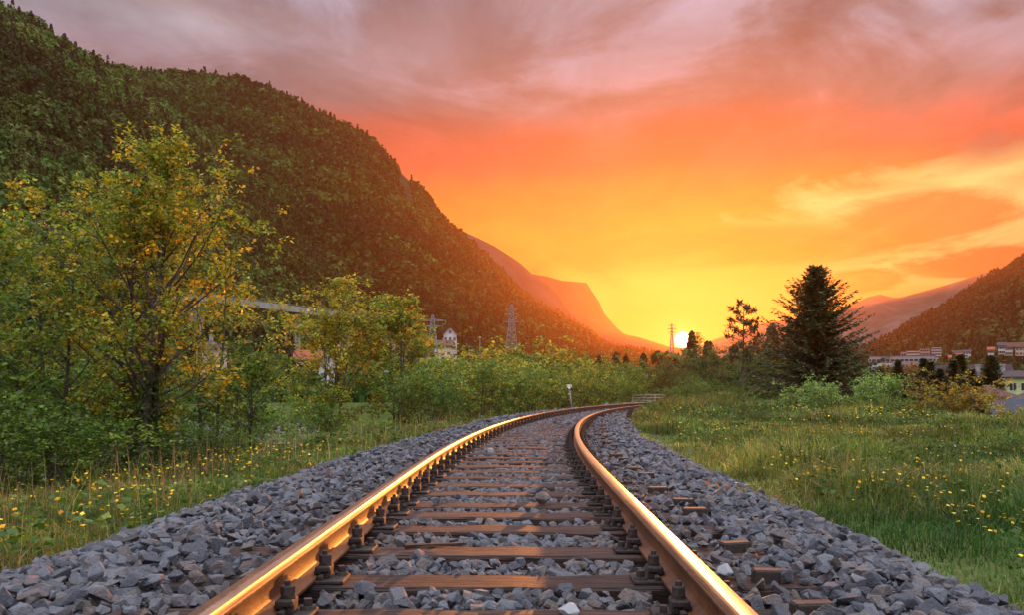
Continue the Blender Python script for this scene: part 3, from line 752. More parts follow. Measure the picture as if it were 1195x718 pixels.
plant('field_maple', leafy(206, hgt(375, 335, 36), 3.0, .14, stems=3, base=.22, limbs=52, nleaf=12000, lsize=.13, cols=SPRING, top=.5, spread=.25, sig=.15), 380, 0, 36, 'round topped maple with yellow leaves and three dark stems in front of the houses', 'tree')
plant('field_maple', leafy(207, hgt(455, 344, 38), 2.3, .12, stems=3, base=.15, limbs=44, nleaf=11000, lsize=.13, cols=SPRING[1:] + GREENL[:1], top=.45, spread=.25, sig=.15), 462, 0, 38, 'bushy maple with a pointed yellow green top beside the pylon', 'tree')
# shrubs under the trees
B = [leafy(220 + i, 2.2, 1.5, .05, stems=5, base=.06, limbs=40, nleaf=5200, lsize=.085, cols=c, top=.5, spread=.5, sig=.17) for i, c in enumerate([GREENL, DARKL + GREENL[:2], GREENL + SPRING[1:3], SPRING + GREENL])]
n_b = 0
def bush(kind, px, top, Y, label, wide=1.0, name='shrub', group=None):
    global n_b
    n_b += 1; k = hgt(px, top, Y) / 2.25
    plant(name, B[kind], px, 0, Y, label, 'shrub', group, rz=n_b * 1.7, sc=(wide * max(.6, k), wide * max(.6, k), k))
G1 = 'dark shrubs under the maples'
for kind, px, top, Y in [(1, 20, 470, 12.5), (0, 95, 500, 12.0), (1, -60, 430, 14), (1, 130, 455, 17.5), (0, 60, 440, 19), (1, 215, 500, 17), (0, 5, 400, 21), (1, 185, 430, 22), (0, 250, 505, 19)]:
    bush(kind, px, top, Y, 'dense dark green shrub in the thicket under the maples', 1.1, group=G1)
G2 = 'shrubs beneath the middle trees'
for kind, px, top, Y in [(0, 320, 516, 24), (2, 350, 508, 27), (0, 338, 474, 33), (2, 283, 482, 31), (2, 430, 492, 27), (1, 490, 438, 33), (1, 310, 522, 22)]:
    bush(kind, px, top, Y, 'green shrub filling in beneath the middle trees', 1.0, group=G2)
G3 = 'shrubs along the outside of the curve'
for kind, px, top, Y in [(3, 505, 440, 34), (0, 520, 455, 36), (3, 545, 422, 42), (2, 560, 430, 40), (3, 575, 424, 46), (0, 590, 440, 44), (2, 605, 428, 50), (3, 625, 440, 47), (0, 640, 436, 54),
                         (2, 655, 425, 60), (3, 675, 432, 56), (0, 690, 422, 68), (2, 700, 438, 62), (0, 715, 428, 76), (2, 735, 440, 80), (0, 530, 424, 52), (3, 555, 418, 56), (1, 615, 420, 66), (1, 575, 430, 60), (2, 725, 446, 72), (3, 600, 416, 62)]:
    bush(kind, px, top, Y, 'green and yellow shrub in the thicket along the outside of the curve', 1.05, group=G3)

# conifers
def spruce(seed, H, R, whorls, per, cols, bare=.04, sp=.34, ragged=.25, width=.085):
    rng = np.random.default_rng(seed); tk = Acc(); cr = Acc()
    tk.tube(wander(np.array([0, 0, -.3]), np.array([0, 0, H]), 8, .01 * H / 7, rng), np.linspace(.022 * H, .004 * H, 8), 7, col=(1, 1, 1))
    st, dr, cl = [], [], []
    for w in range(whorls):
        t = bare + (1 - bare) * (w / whorls) ** .9; z = t * H
        for b in range(per):
            az = b * 6.283 / per + w * 1.9 + rng.uniform(-.3, .3); L = R * (1 - t) ** .85 * rng.uniform(1 - ragged * 1.7, 1 + ragged) + .012 * H
            lift = (-.22 + .75 * t) + rng.uniform(-.12, .12); n = max(3, int(L / (sp * .34)))
            d = np.array([math.cos(az), math.sin(az), lift])
            u = np.linspace(.12, 1, n)[:, None]
            p = np.array([0, 0, z]) + d * L * u; p[:, 2] += .16 * L * (u[:, 0] ** 2) - .05 * L * np.sin(u[:, 0] * 3.14)
            tk.tube(p[[0, n // 2, n - 1]], [.006 * H * (1 - t) + .008, .008, .004], 3, col=(1, 1, 1), cap=False)
            for side in (-1, 0, 1, 2):
                m = len(p); sd = np.array([-math.sin(az), math.cos(az), 0])
                dv = d * rng.uniform(.5, 1, (m, 1)) + sd * (side if side < 2 else 0) * rng.uniform(.5, 1.0, (m, 1)) + np.array([0, 0, -.35 if side != 2 else .5]) * rng.uniform(.2, 1, (m, 1))
                st.append(p + rng.normal(0, .03, (m, 3))); dr.append(dv * (1.15 - .55 * u)); 
                cl.append(mixcol(rng, m, cols))
    st, dr, cl = np.vstack(st), np.vstack(dr), np.vstack(cl); n = len(st)
    leaves(cr, st, dr, sp * rng.uniform(.6, 1.25, n) * np.clip(np.linalg.norm(dr, axis=1), .5, 1.3), cl, rng, .04, width / sp)
    return tk.mesh('trunk', M_BARK, True), cr.mesh('crown', M_NEEDLE)
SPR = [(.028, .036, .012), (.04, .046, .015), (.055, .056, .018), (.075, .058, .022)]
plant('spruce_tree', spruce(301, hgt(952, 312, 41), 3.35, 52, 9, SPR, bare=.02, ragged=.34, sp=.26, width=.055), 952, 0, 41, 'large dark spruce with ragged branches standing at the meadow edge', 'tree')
# sparse pine
def pine(seed, H):
    rng = np.random.default_rng(seed); tk = Acc(); cr = Acc(); C = []; 
    path = wander(np.array([0, 0, -.2]), np.array([.15, 0, H]), 9, .04, rng); tk.tube(path, np.linspace(.09, .02, 9), 6, col=(1, 1, 1))
    for i in range(26):
        t = .42 + .57 * i / 26; q = t * 8; k = min(7, int(q)); s0 = path[k] + (path[k + 1] - path[k]) * (q - k)
        az = i * 2.4; L = H * (.10 + .10 * math.sin((t - .4) / .6 * 3.14)) * rng.uniform(.6, 1.2)
        e = s0 + np.array([math.cos(az), math.sin(az), rng.uniform(-.05, .6)]) * L
        tk.tube(wander(s0, e, 4, .03, rng), [.03, .022, .015, .008], 4, col=(1, 1, 1), cap=False)
        for f in (.6, .85, 1.0): C.append(s0 + (e - s0) * f)
    C = np.array(C); m = 26; n = len(C) * m; c = np.repeat(C, m, 0) + rng.normal(0, .07, (n, 3)); o = rng.normal(size=(n, 3)) + [0, 0, .3]
    leaves(cr, c, o, .26 * rng.uniform(.6, 1.2, n), mixcol(rng, n, SPR), rng, .02, .16)
    return tk.mesh('trunk', M_BARK, True), cr.mesh('crown', M_NEEDLE)
plant('pine_tree', pine(310, hgt(866, 355, 52)), 866, 0, 52, 'slender sparse pine with a tufted top beside the big spruce', 'tree')
# columns of dark conifers
CY = [spruce(320 + i, 5.0, .78, 46, 7, SPR[:3], bare=.02, sp=.19, ragged=.45, width=.05) for i in range(3)]
G4 = 'slender dark conifers on the bank'
for i, (px, top, Y) in enumerate([(1048, 430, 44), (1058, 446, 40), (1078, 428, 47), (1086, 432, 46), (1097, 440, 45), (1112, 430, 48), (1121, 424, 52), (1134, 440, 45), (1104, 452, 42), (1070, 455, 41), (1142, 452, 43), (1126, 452, 41)]):
    k = hgt(px, top - 9, Y) / 5.0
    plant('conifer_column', CY[i % 3], px, 0, Y, 'slender dark column shaped conifer in the row on the bank', 'tree', G4, rz=i * 1.3, sc=(k * 1.75, k * 1.75, k))
plant('fir_tree', spruce(330, hgt(1157, 417, 85), 2.6, 40, 8, SPR[:2], bare=.02, sp=.5, ragged=.15, width=.13), 1157, 0, 85, 'solitary dark conical fir in front of the yellow green apartment block', 'tree')
# pale fresh shrubs on the meadow edge
PALE = [(.15, .22, .055), (.19, .26, .075), (.125, .19, .045)]
plant('young_willow', leafy(340, hgt(950, 458, 31), 1.0, .035, stems=6, base=.05, limbs=46, nleaf=4200, lsize=.07, cols=PALE, spread=.5, top=.4), 950, 0, 31, 'low pale green shrub in front of the big spruce', 'shrub')
plant('young_willow', leafy(341, hgt(1028, 446, 28), 1.0, .035, stems=5, base=.05, limbs=46, nleaf=4600, lsize=.07, cols=PALE, spread=.35, top=.3), 1028, 0, 28, 'pale green pointed shrub between the spruce and the dark conifer row', 'shrub')
plant('ochre_shrub', leafy(342, hgt(1122, 476, 27), 1.35, .05, stems=6, base=.08, limbs=54, nleaf=5200, lsize=.075, cols=OCHRE + SPRING[:1], spread=.6, sig=.16), 1120, 0, 27, 'wide ochre brown shrub at the meadow edge below the roofs', 'shrub')
plant('ochre_shrub', leafy(343, hgt(1180, 490, 25), .6, .04, stems=4, base=.1, limbs=28, nleaf=2600, lsize=.07, cols=SPRING + OCHRE, spread=.5), 1188, 0, 25, 'small yellowish shrub at the picture edge below the tan house', 'shrub')
plant('rust_tree', leafy(344, hgt(1050, 440, 56), 1.9, .08, stems=2, base=.2, limbs=34, nleaf=4600, lsize=.13, cols=[(.22, .085, .02), (.2, .10, .022), (.14, .08, .02)], spread=.4, sig=.2), 1060, 0, 56, 'tree with rusty orange leaves behind the dark conifer row', 'tree')
# dark wood and trees below the sun
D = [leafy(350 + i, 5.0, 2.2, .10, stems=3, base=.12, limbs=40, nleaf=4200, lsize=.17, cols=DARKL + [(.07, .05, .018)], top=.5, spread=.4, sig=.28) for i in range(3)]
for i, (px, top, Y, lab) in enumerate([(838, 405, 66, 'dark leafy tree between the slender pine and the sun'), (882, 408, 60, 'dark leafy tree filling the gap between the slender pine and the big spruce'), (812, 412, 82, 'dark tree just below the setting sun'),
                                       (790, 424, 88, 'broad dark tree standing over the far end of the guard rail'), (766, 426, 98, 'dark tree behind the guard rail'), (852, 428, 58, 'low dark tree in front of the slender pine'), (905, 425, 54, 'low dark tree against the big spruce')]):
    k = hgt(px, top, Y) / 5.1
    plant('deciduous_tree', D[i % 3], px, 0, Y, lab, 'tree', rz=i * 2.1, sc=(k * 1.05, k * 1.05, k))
plant('poplar_tree', leafy(360, hgt(811, 388, 84), .75, .07, stems=1, base=.3, limbs=26, nleaf=1100, lsize=.15, cols=DARKL, sig=.15), 811, 0, 84, 'thin tree top reaching up next to the sun', 'tree')
G5 = 'low bushes below the dark trees'
for kind, px, top, Y in [(1, 800, 452, 62), (0, 830, 448, 56), (1, 870, 452, 50), (1, 900, 456, 46), (0, 780, 455, 70), (1, 1000, 484, 39), (1, 850, 456, 60), (1, 815, 440, 74)]:
    bush(kind, px, top, Y, 'low dark bush at the foot of the trees along the meadow', 1.3, group=G5)

# weed on the ballast and a withered tuft
a = Acc(); rng = np.random.default_rng(81); n = 170
c = np.stack([rng.normal(0, .17, n), rng.normal(0, .10, n), np.abs(rng.normal(.04, .05, n))], -1); az = rng.uniform(0, 6.28, n)
leaves(a, c, np.stack([np.cos(az), np.sin(az), rng.uniform(-.1, .6, n)], -1), rng.uniform(.025, .06, n), np.clip(mixcol(rng, n, [(.05, .09, .015), (.10, .11, .02), (.20, .08, .03)]), 0, 1), rng)
q = P(857, 582, 6.6); tag(link('weed_plant', a.mesh('weed_plant', M_LEAF), loc=(q[0], 6.6, -.24)), 'straggly green and reddish weed growing out of the ballast', 'weed')
a = Acc(); n = 90
blades(a, rng.normal(0, .09, n), rng.normal(0, .09, n), np.zeros(n), rng.uniform(.05, .16, n), np.full(n, .012), mixcol(rng, n, [(.03, .018, .012), (.05, .03, .02)]), rng, .9)
q = P(690, 506, 15.6); tag(link('withered_tuft', a.mesh('withered_tuft', M_GRASS), loc=(q[0], 15.6, -.21)), 'withered dark tuft lying on the ballast inside the curve', 'tuft')

# ------------------------------------------------------------------ trackside furniture
q = P(668.5, 476, 36); zb = float(gheight([q[0]], [36])[0])
t = empty('sign_post', 'small white trackside sign on a leaning grey post outside the curve', 'sign', (q[0], 36, zb))
top = P(664.2, 452, 36) - np.array([q[0], 36, zb])
a = Acc(); a.tube([(0, 0, -.1), tuple(top - [0, 0, .02])], [.035, .032], 10); link('post', a.mesh('post', M_GALV, True), t)
M_SIGNW = plain('sign_white', [(.72, .72, .72), (.8, .8, .79)], 30, .5, 0); M_BLACK = plain('sign_black', [(.015, .015, .017), (.025, .025, .027)], 30, .5, 0); M_RED = plain('sign_ochre', [(.4, .16, .08), (.45, .2, .1)], 30, .5, 0)
def slab(pts, y, th, mat, nm, par, loc):
    n = len(pts); V = [(x, y, z) for x, z in pts] + [(x, y + th, z) for x, z in pts]
    bm = bmesh.new(); vs = [bm.verts.new(v) for v in V]
    bm.faces.new(vs[:n]); bm.faces.new(vs[n:][::-1])
    for i in range(n): bm.faces.new([vs[i], vs[n + i], vs[n + (i + 1) % n], vs[(i + 1) % n]])
    bmesh.ops.recalc_face_normals(bm, faces=bm.faces)
    me = bpy.data.meshes.new(nm); bm.to_mesh(me); bm.free(); me.materials.append(mat)
    return link(nm, me, par, loc)
pl = slab([(-.105, -.13), (.105, -.13), (.105, .10), (-.105, .10)], -.055, .02, M_BLACK, 'sign_plate', t, tuple(top))
slab([(0, -.115), (.10, .0), (.10, .095), (-.10, .095), (-.10, .0)], -.063, .006, M_SIGNW, 'white_field', pl, (0, 0, 0))
slab([(-.075, .0), (-.045, .0), (-.045, .075), (-.075, .06)], -.068, .003, M_RED, 'figure', pl, (0, 0, 0))
slab([(.01, -.04), (.03, -.05), (.07, .03), (.05, .075), (.015, .07), (.015, .05), (.04, .045), (.04, .02)], -.068, .003, M_RED, 'figure', pl, (0, 0, 0))

# guard rail where the line runs out of sight
Yg = 74; q0, q1 = P(737.5, 469, Yg), P(775.5, 469, Yg); zb = float(gheight([q0[0]], [Yg])[0])
t = empty('guard_rail', 'low guard rail of three long bars at the far end of the track', 'railing', (q0[0], Yg, zb))
w = q1[0] - q0[0]; M_BAR = plain('bleached_timber', [(.30, .24, .18), (.42, .34, .26)], 6, .5, .2, .01)
for py in (461.6, 464.8, 468):
    zz = P(0, py, Yg)[2] - zb; a = Acc(); a.box((w / 2, 0, zz), (w, .05, .10)); link('bar', bevel_mesh(a.mesh('bar', M_BAR), .008), t)
for f in (.03, .36, .71, .97):
    a = Acc(); hz = P(0, 460.6, Yg)[2] - zb; a.box((w * f, .065, hz / 2 - .1), (.12, .08, hz + .2)); link('post', bevel_mesh(a.mesh('post', M_CONC), .008), t)

# tilted marker stump
q = P(733, 489, 24.5); zb = float(gheight([q[0]], [24.5])[0])
a = Acc(); R = Matrix.Rotation(.38, 3, 'Y') @ Matrix.Rotation(-.15, 3, 'X')
a.box((0.04, 0, .13), (.13, .12, .40), R=np.array(R)); tag(link('marker_stump', bevel_mesh(a.mesh('marker_stump', M_TIMBER), .012), loc=(q[0], 24.5, zb)), 'dark tilted wooden stump at the meadow edge by the curve', 'stump')
q = P(737, 476, 38); zb = float(gheight([q[0]], [38])[0]); a = Acc(); a.box((0, 0, .05), (.14, .14, .4)); a.box((0, 0, .265), (.18, .18, .03))
tag(link('marker_post', bevel_mesh(a.mesh('marker_post', M_TIMBER), .012), loc=(q[0], 38, zb)), 'short dark post further along the curve beyond the tilted stump', 'post')
q = P(1133, 512, 22); zb = float(gheight([q[0]], [22])[0]); zt = P(0, 505.5, 22)[2] - zb
a = Acc(); a.tube([(0, 0, -.1), (0, 0, zt)], [.028, .028], 10); a.tube([(0, 0, zt), (0, 0, zt + .03)], [.034, .02], 10)
tag(link('marker_stake', a.mesh('marker_stake', plain('teal_paint', [(.10, .42, .42), (.14, .5, .5)], 10, .5, 0)), loc=(q[0], 22, zb)), 'thin turquoise stake standing in the grass by the ochre shrub', 'stake')

# ------------------------------------------------------------------ buildings
def house(name, label, px0, px1, ptop_eave, ptop_ridge, Y, depth, wallm, roofm, style='gable', axis='x', rows=2, cols=4, rz=0.0, over=.5, cat='house', shutters=None, group=None, chim=0, zb=None, win=(.9, 1.2), loft=False, balcony=False):
    x0, x1 = (px0 - 597.5) / 1000 * Y, (px1 - 597.5) / 1000 * Y; cx = (x0 + x1) / 2; az_ = math.atan2(cx, Y); w = (x1 - x0) * math.cos(az_); rz = rz - az_
    if zb is None: zb = float(gheight([cx], [Y])[0]) - .4
    ze = P(0, ptop_eave, Y)[2] - zb; zr = P(0, ptop_ridge, Y)[2] - zb
    t = empty(name, label, cat, (cx, Y, zb), rz, group)
    hw, d = w / 2, depth
    a = Acc()
    V = [(-hw, 0, 0), (hw, 0, 0), (hw, d, 0), (-hw, d, 0), (-hw, 0, ze), (hw, 0, ze), (hw, d, ze), (-hw, d, ze)]
    Q = [[0, 1, 5, 4], [1, 2, 6, 5], [2, 3, 7, 6], [3, 0, 4, 7]]; T = []
    if style == 'gable':
        if axis == 'x': V += [(-hw, d / 2, zr - .12), (hw, d / 2, zr - .12)]; T = [[4, 8, 7], [5, 6, 9]]
        else: V += [(0, 0, zr - .12), (0, d, zr - .12)]; T = [[4, 5, 8], [6, 7, 9]]
    a.add(V, Q=Q, T=T); link('wall', a.mesh('wall', wallm), t)
    r = Acc(); o = over; th_ = .22
    def sheet(pts):
        pts = np.array(pts, float); n = len(pts); up = pts + [0, 0, th_]
        r.add(np.vstack([pts, up]), **({'Q': [[0, 3, 2, 1], [4, 5, 6, 7], [0, 1, 5, 4], [1, 2, 6, 5], [2, 3, 7, 6], [3, 0, 4, 7]]} if n == 4 else {'T': [[0, 2, 1], [3, 4, 5]], 'Q': [[0, 1, 4, 3], [1, 2, 5, 4], [2, 0, 3, 5]]}))
    if style == 'gable' and axis == 'x':
        dz = (zr - ze) / (d / 2) * o
        sheet([(-hw - o, -o, ze - dz), (hw + o, -o, ze - dz), (hw + o, d / 2, zr), (-hw - o, d / 2, zr)])
        sheet([(hw + o, d + o, ze - dz), (-hw - o, d + o, ze - dz), (-hw - o, d / 2, zr), (hw + o, d / 2, zr)])
    elif style == 'gable':
        dz = (zr - ze) / hw * o
        sheet([(-hw - o, d + o, ze - dz), (-hw - o, -o, ze - dz), (0, -o, zr), (0, d + o, zr)])
        sheet([(hw + o, -o, ze - dz), (hw + o, d + o, ze - dz), (0, d + o, zr), (0, -o, zr)])
    elif style == 'hip':
        k = min(hw, d / 2) * .95; A = [(-hw - o, -o, ze), (hw + o, -o, ze), (hw + o, d + o, ze), (-hw - o, d + o, ze)]
        if hw > d / 2: r1, r2 = (-hw + k, d / 2, zr), (hw - k, d / 2, zr); sheet([A[0], A[1], r2, r1]); sheet([A[2], A[3], r1, r2]); sheet([A[1], A[2], r2]); sheet([A[3], A[0], r1])
        else: r1, r2 = (0, k, zr), (0, d - k, zr); sheet([A[1], A[2], r2, r1]); sheet([A[3], A[0], r1, r2]); sheet([A[0], A[1], r1]); sheet([A[2], A[3], r2])
    else:
        r.box((0, d / 2, ze + .15), (w + 2 * o, d + 2 * o, .3))
    rf = link('roof', r.mesh('roof', roofm), t)
    for i in range(chim):
        c = Acc(); f = (i + .5) / chim; c.box((-hw + w * f, d / 2 - .6, zr + .35), (.7, .7, 1.5)); c.box((-hw + w * f, d / 2 - .6, zr + 1.15), (.9, .9, .14)); link('chimney', c.mesh('chimney', M_CONC), rf)
    if rows * cols:
        fr, pn = Acc(), Acc(); ww, wh = win
        fr.box((0, -.02, 0), (ww, .10, wh)); pn.box((-ww * .235, -.075, 0), (ww * .40, .02, wh * .84)); pn.box((ww * .235, -.075, 0), (ww * .40, .02, wh * .84))
        fm, pm = fr.mesh('window', M_FRAME), pn.mesh('pane', M_GLASS)
        fh = ze / rows
        for rr in range(rows):
            if ze - (rr + .5) * fh < 0: continue
            for cc in range(cols):
                wx = -hw + w * (cc + .5) / cols; wz = ze - fh * (rr + .52)
                f = link('window', fm, t, (wx, 0, wz)); link('pane', pm, f)
                if shutters:
                    for sd in (-1, 1):
                        s_ = Acc(); s_.box((sd * (ww / 2 + .2), -.04, 0), (.34, .06, wh)); link('shutter', s_.mesh('shutter', shutters), f)
    if loft:
        f = link('window', fm, t, (0, 0, ze + (zr - ze) * .35)); link('pane', pm, f)
    if balcony:
        b = Acc(); b.box((0, -.7, ze * .52), (w * .72, 1.3, .15)); b.box((0, -1.3, ze * .52 + .5), (w * .72, .08, .9)); link('balcony', b.mesh('balcony', M_TIMBER), t)
    return t
def roofmat(n, c, sc=3): return plain(n, [tuple(v * .7 for v in c), c, tuple(v * 1.25 for v in c)], sc, .85, .5, .05, vscale=(1, 1, 4), spec=.15)
R_DARK = roofmat('dark_tile', (.075, .055, .055)); R_BROWN = roofmat('brown_tile', (.11, .06, .05)); R_RED = roofmat('red_tile', (.30, .09, .05)); R_GREY = roofmat('grey_sheet_roof', (.06, .063, .078)); R_SLATE = roofmat('slate_roof', (.07, .07, .08))
W_LIME = plain('yellow_green_render', [(.50, .56, .22), (.58, .63, .27)], 1, .85, .1); W_PINK = plain('pink_render', [(.52, .36, .27), (.6, .42, .32)], 1, .85, .1); W_TAN = plain('tan_render', [(.48, .29, .14), (.56, .35, .18)], 1, .85, .1)
W_ROSE = plain('rose_render', [(.45, .17, .15), (.52, .21, .18)], .5, .85, .05); W_GREY = plain('grey_cladding', [(.22, .235, .27), (.30, .315, .35)], .5, .6, .05); W_CREAM = plain('cream_render', [(.58, .52, .44), (.66, .6, .5)], 1, .85, .1)
SHUT = plain('dark_shutter_paint', [(.05, .04, .03), (.08, .06, .05)], 5, .6, 0)
# hillside beyond the thicket
house('pink_house', 'pink house with a dark hipped roof on the hillside behind the maples', 228, 265, 408, 398, 150, 7, W_PINK, R_DARK, 'hip', rows=2, cols=3, win=(.9, 1.1), chim=1)
house('old_house', 'low old house with a white gable under the pink house', 200, 224, 443, 430, 125, 7, M_WHITE, R_BROWN, 'gable', axis='y', rows=1, cols=2)
house('gabled_house', 'white gabled house with a red tiled roof half hidden behind the round maple', 372, 392, 425, 410, 150, 9, M_WHITE, R_RED, 'gable', axis='y', rows=2, cols=2, loft=True)
house('terraced_house', 'long red roofed house on the hillside behind the round maple', 345, 374, 420, 409, 158, 7, W_CREAM, R_RED, 'gable', rows=2, cols=4)
house('garden_shed', 'small shed with an orange red front below the brown retaining wall', 266, 283, 424, 420, 152, 4, W_ROSE, R_DARK, 'gable', rows=0, cols=0)
house('cottage', 'white house with a grey roof behind the pointed maple', 448, 470, 428, 418, 150, 7, M_WHITE, R_GREY, 'gable', rows=1, cols=3)
house('villa', 'white villa with a steep dark roof and a wooden balcony on the wooded slope', 517.5, 533, 391, 381, 200, 8, M_WHITE, R_BROWN, 'gable', axis='y', rows=3, cols=3, win=(.6, .9), loft=True, balcony=True, zb=8.0)
house('farmhouse', 'low white house with a brown roof just below the villa', 507, 527, 404, 397.5, 188, 6, W_CREAM, R_BROWN, 'gable', rows=1, cols=3, win=(.7, .9), zb=7.2)
house('barn', 'small dark barn on the slope next to the villa', 546, 552, 398, 394, 205, 5, M_TIMBER, R_BROWN, 'gable', axis='y', rows=0, cols=0)
# the town across the valley
t = house('apartment_block', 'yellow green apartment block with a long brown roof and balconies', 1096, 1215, 441.5, 434.0, 128, 12, W_LIME, R_DARK, 'gable', rows=4, cols=9, win=(1.0, 1.3), chim=4)
for k in range(2):
    for zz in (3.4, 6.4):
        b = Acc(); b.box((4.1 + k * 5.2, -.65, zz), (2.0, 1.2, .14)); b.box((4.1 + k * 5.2, -1.22, zz + .5), (2.0, .06, .95)); link('balcony', b.mesh('balcony', W_GREY), t)
house('hipped_house', 'house with a broad brown hipped roof below the apartment block', 1118, 1182, 466, 452, 78, 9, W_CREAM, R_BROWN, 'hip', rows=2, cols=4, over=.7)
house('grey_roofed_house', 'house with a long grey metal roof behind the ochre shrub', 1140, 1186, 492, 471, 60, 6, W_CREAM, R_GREY, 'gable', rows=1, cols=3)
house('tan_house', 'tan rendered house with a dark slate roof at the picture edge', 1176, 1225, 475, 460, 62, 8, W_TAN, R_SLATE, 'hip', rows=2, cols=3, over=.8, win=(.7, .8))
house('factory', 'long grey factory building with rows of windows across the valley', 1014, 1091, 416, 414, 460, 16, W_GREY, R_GREY, 'flat', rows=2, cols=14, win=(3.2, 1.6), cat='factory', over=.2)
house('warehouse', 'pale low warehouse joined before the factory', 1018, 1040, 424, 423, 452, 7, M_WHITE, R_GREY, 'flat', rows=1, cols=5, win=(1.8, 1.2), cat='factory', over=.2)
house('tower_block', 'rose coloured apartment block behind the factory', 1073.5, 1085, 407.5, 407, 520, 14, W_ROSE, R_DARK, 'flat', rows=5, cols=5, win=(1.3, 1.3), cat='apartments', over=.1, zb=16)
house('tower_block', 'lower pale pink apartment block next to the rose one', 1058, 1073, 410, 409, 524, 14, W_PINK, R_DARK, 'flat', rows=4, cols=6, win=(1.3, 1.3), cat='apartments', over=.1, zb=16)
house('tower_block', 'lowest pink apartment block at the end of its row', 1051, 1058, 411.3, 411, 528, 14, W_ROSE, R_DARK, 'flat', rows=3, cols=3, win=(1.3, 1.3), cat='apartments', over=.1, zb=16)
house('tower_block', 'pale grey apartment tower set apart from the rose block', 1087, 1098.5, 406, 405, 540, 14, M_WHITE, R_GREY, 'flat', rows=6, cols=4, win=(1.5, 1.4), cat='apartments', over=.1, zb=18)
house('long_shed', 'long low shed with a dull purple brown roof in the valley', 1050, 1180, 436, 425.5, 240, 30, W_GREY, roofmat('purple_brown_sheet', (.032, .024, .027)), 'gable', rows=0, cols=0, cat='shed', zb=1.0)
for i, (p0, p1, e, r_, Y, wm, rm, lab) in enumerate([
        (1112, 1124, 411.5, 409.5, 560, M_WHITE, R_GREY, 'pale long building at the foot of the forested mountain'),
        (1124, 1133, 411, 408.8, 566, M_WHITE, R_GREY, 'whitish hall continuing the pale long building'),
        (1114, 1122, 416.5, 412.5, 480, W_CREAM, R_RED, 'house with a bright red roof by the pale tower'),
        (1104, 1110, 418, 415, 470, M_WHITE, R_RED, 'small white house between the factory and the red roofed house'),
        (1153, 1160, 408.5, 405.5, 420, M_WHITE, R_RED, 'white house with a reddish roof on the slope above the trees'),
        (1165, 1173, 403.5, 400, 400, M_WHITE, R_GREY, 'tall white house on the slope'),
        (1172, 1182, 405, 400.5, 405, W_CREAM, R_BROWN, 'cream house with a brown roof beside the tall white house'),
        (1185, 1198, 405, 400, 390, W_PINK, R_BROWN, 'brown roofed house on the slope at the picture edge')]):
    house('hillside_house', lab, p0, p1, e, r_, Y, 5, wm, rm, 'gable', rows=2, cols=3, win=(1.2, 1.2), zb=float(P(0, e, Y)[2]) - 4.2)

# ------------------------------------------------------------------ bridges, walls, lamps, pylons
def bridge(name, label, p0, p1, Yn0, Yn1, width, thick, piers, pier_w, cat='bridge', par=.9):
    A, Bq = P(*p0, Yn0), P(*p1, Yn1); L = float(np.hypot(*(Bq - A)[:2])); ang = math.atan2(Bq[1] - A[1], Bq[0] - A[0]); sl = (Bq[2] - A[2]) / L
    t = empty(name, label, cat, tuple(A), ang)
    def run(y, z, sy, sz, m, nm):
        a = Acc(); V = [(x, y + v * sy / 2, z + w_ * sz / 2 + x * sl) for x in (0, L) for v in (-1, 1) for w_ in (-1, 1)]
        a.add(V, Q=[[0, 1, 3, 2], [4, 6, 7, 5], [0, 4, 5, 1], [2, 3, 7, 6], [0, 2, 6, 4], [1, 5, 7, 3]]); return link(nm, a.mesh(nm, m), t)
    run(width / 2, -par - thick / 2, width, thick, M_CONC, 'deck')
    for y in (.15, width - .15):
        run(y, -par * .30, .10, .10, M_GALV, 'handrail'); run(y, -par * .78, .25, par * .42, M_CONC, 'parapet')
        a = Acc()
        for k in range(int(L / 2.0)): x = k * 2.0 + 1; a.box((x, y, -par * .42 + x * sl), (.10, .10, par * .36))
        link('railing', a.mesh('railing', M_GALV), t)
    for f in piers:
        x = L * f; X, Yy = A[0] + math.cos(ang) * x - math.sin(ang) * width / 2, A[1] + math.sin(ang) * x + math.cos(ang) * width / 2
        zg = float(gheight([X], [Yy])[0]) - 1.0 - A[2]; zt = -par - thick - .01 + x * sl
        if zt - zg < .5: continue
        a = Acc(); a.box((x, width / 2, (zt - .6 + zg) / 2), (pier_w, width * .5, zt - .6 - zg)); a.box((x, width / 2, zt - .3), (pier_w * 1.5, width * .85, .6)); link('pier', bevel_mesh(a.mesh('pier', M_CONC), .05), t)
    return t
bridge('road_bridge', 'concrete road bridge with a steel railing glimpsed through the trees', (150, 486), (366, 491), 62, 58, 7, .8, [.12, .48, .83], .6)
bridge('viaduct', 'grey motorway viaduct climbing along the wooded mountainside', (222, 338), (476, 372), 186, 226, 10, 1.0, [.06, .47, .72, .95], 1.5, 'viaduct', 1.05)
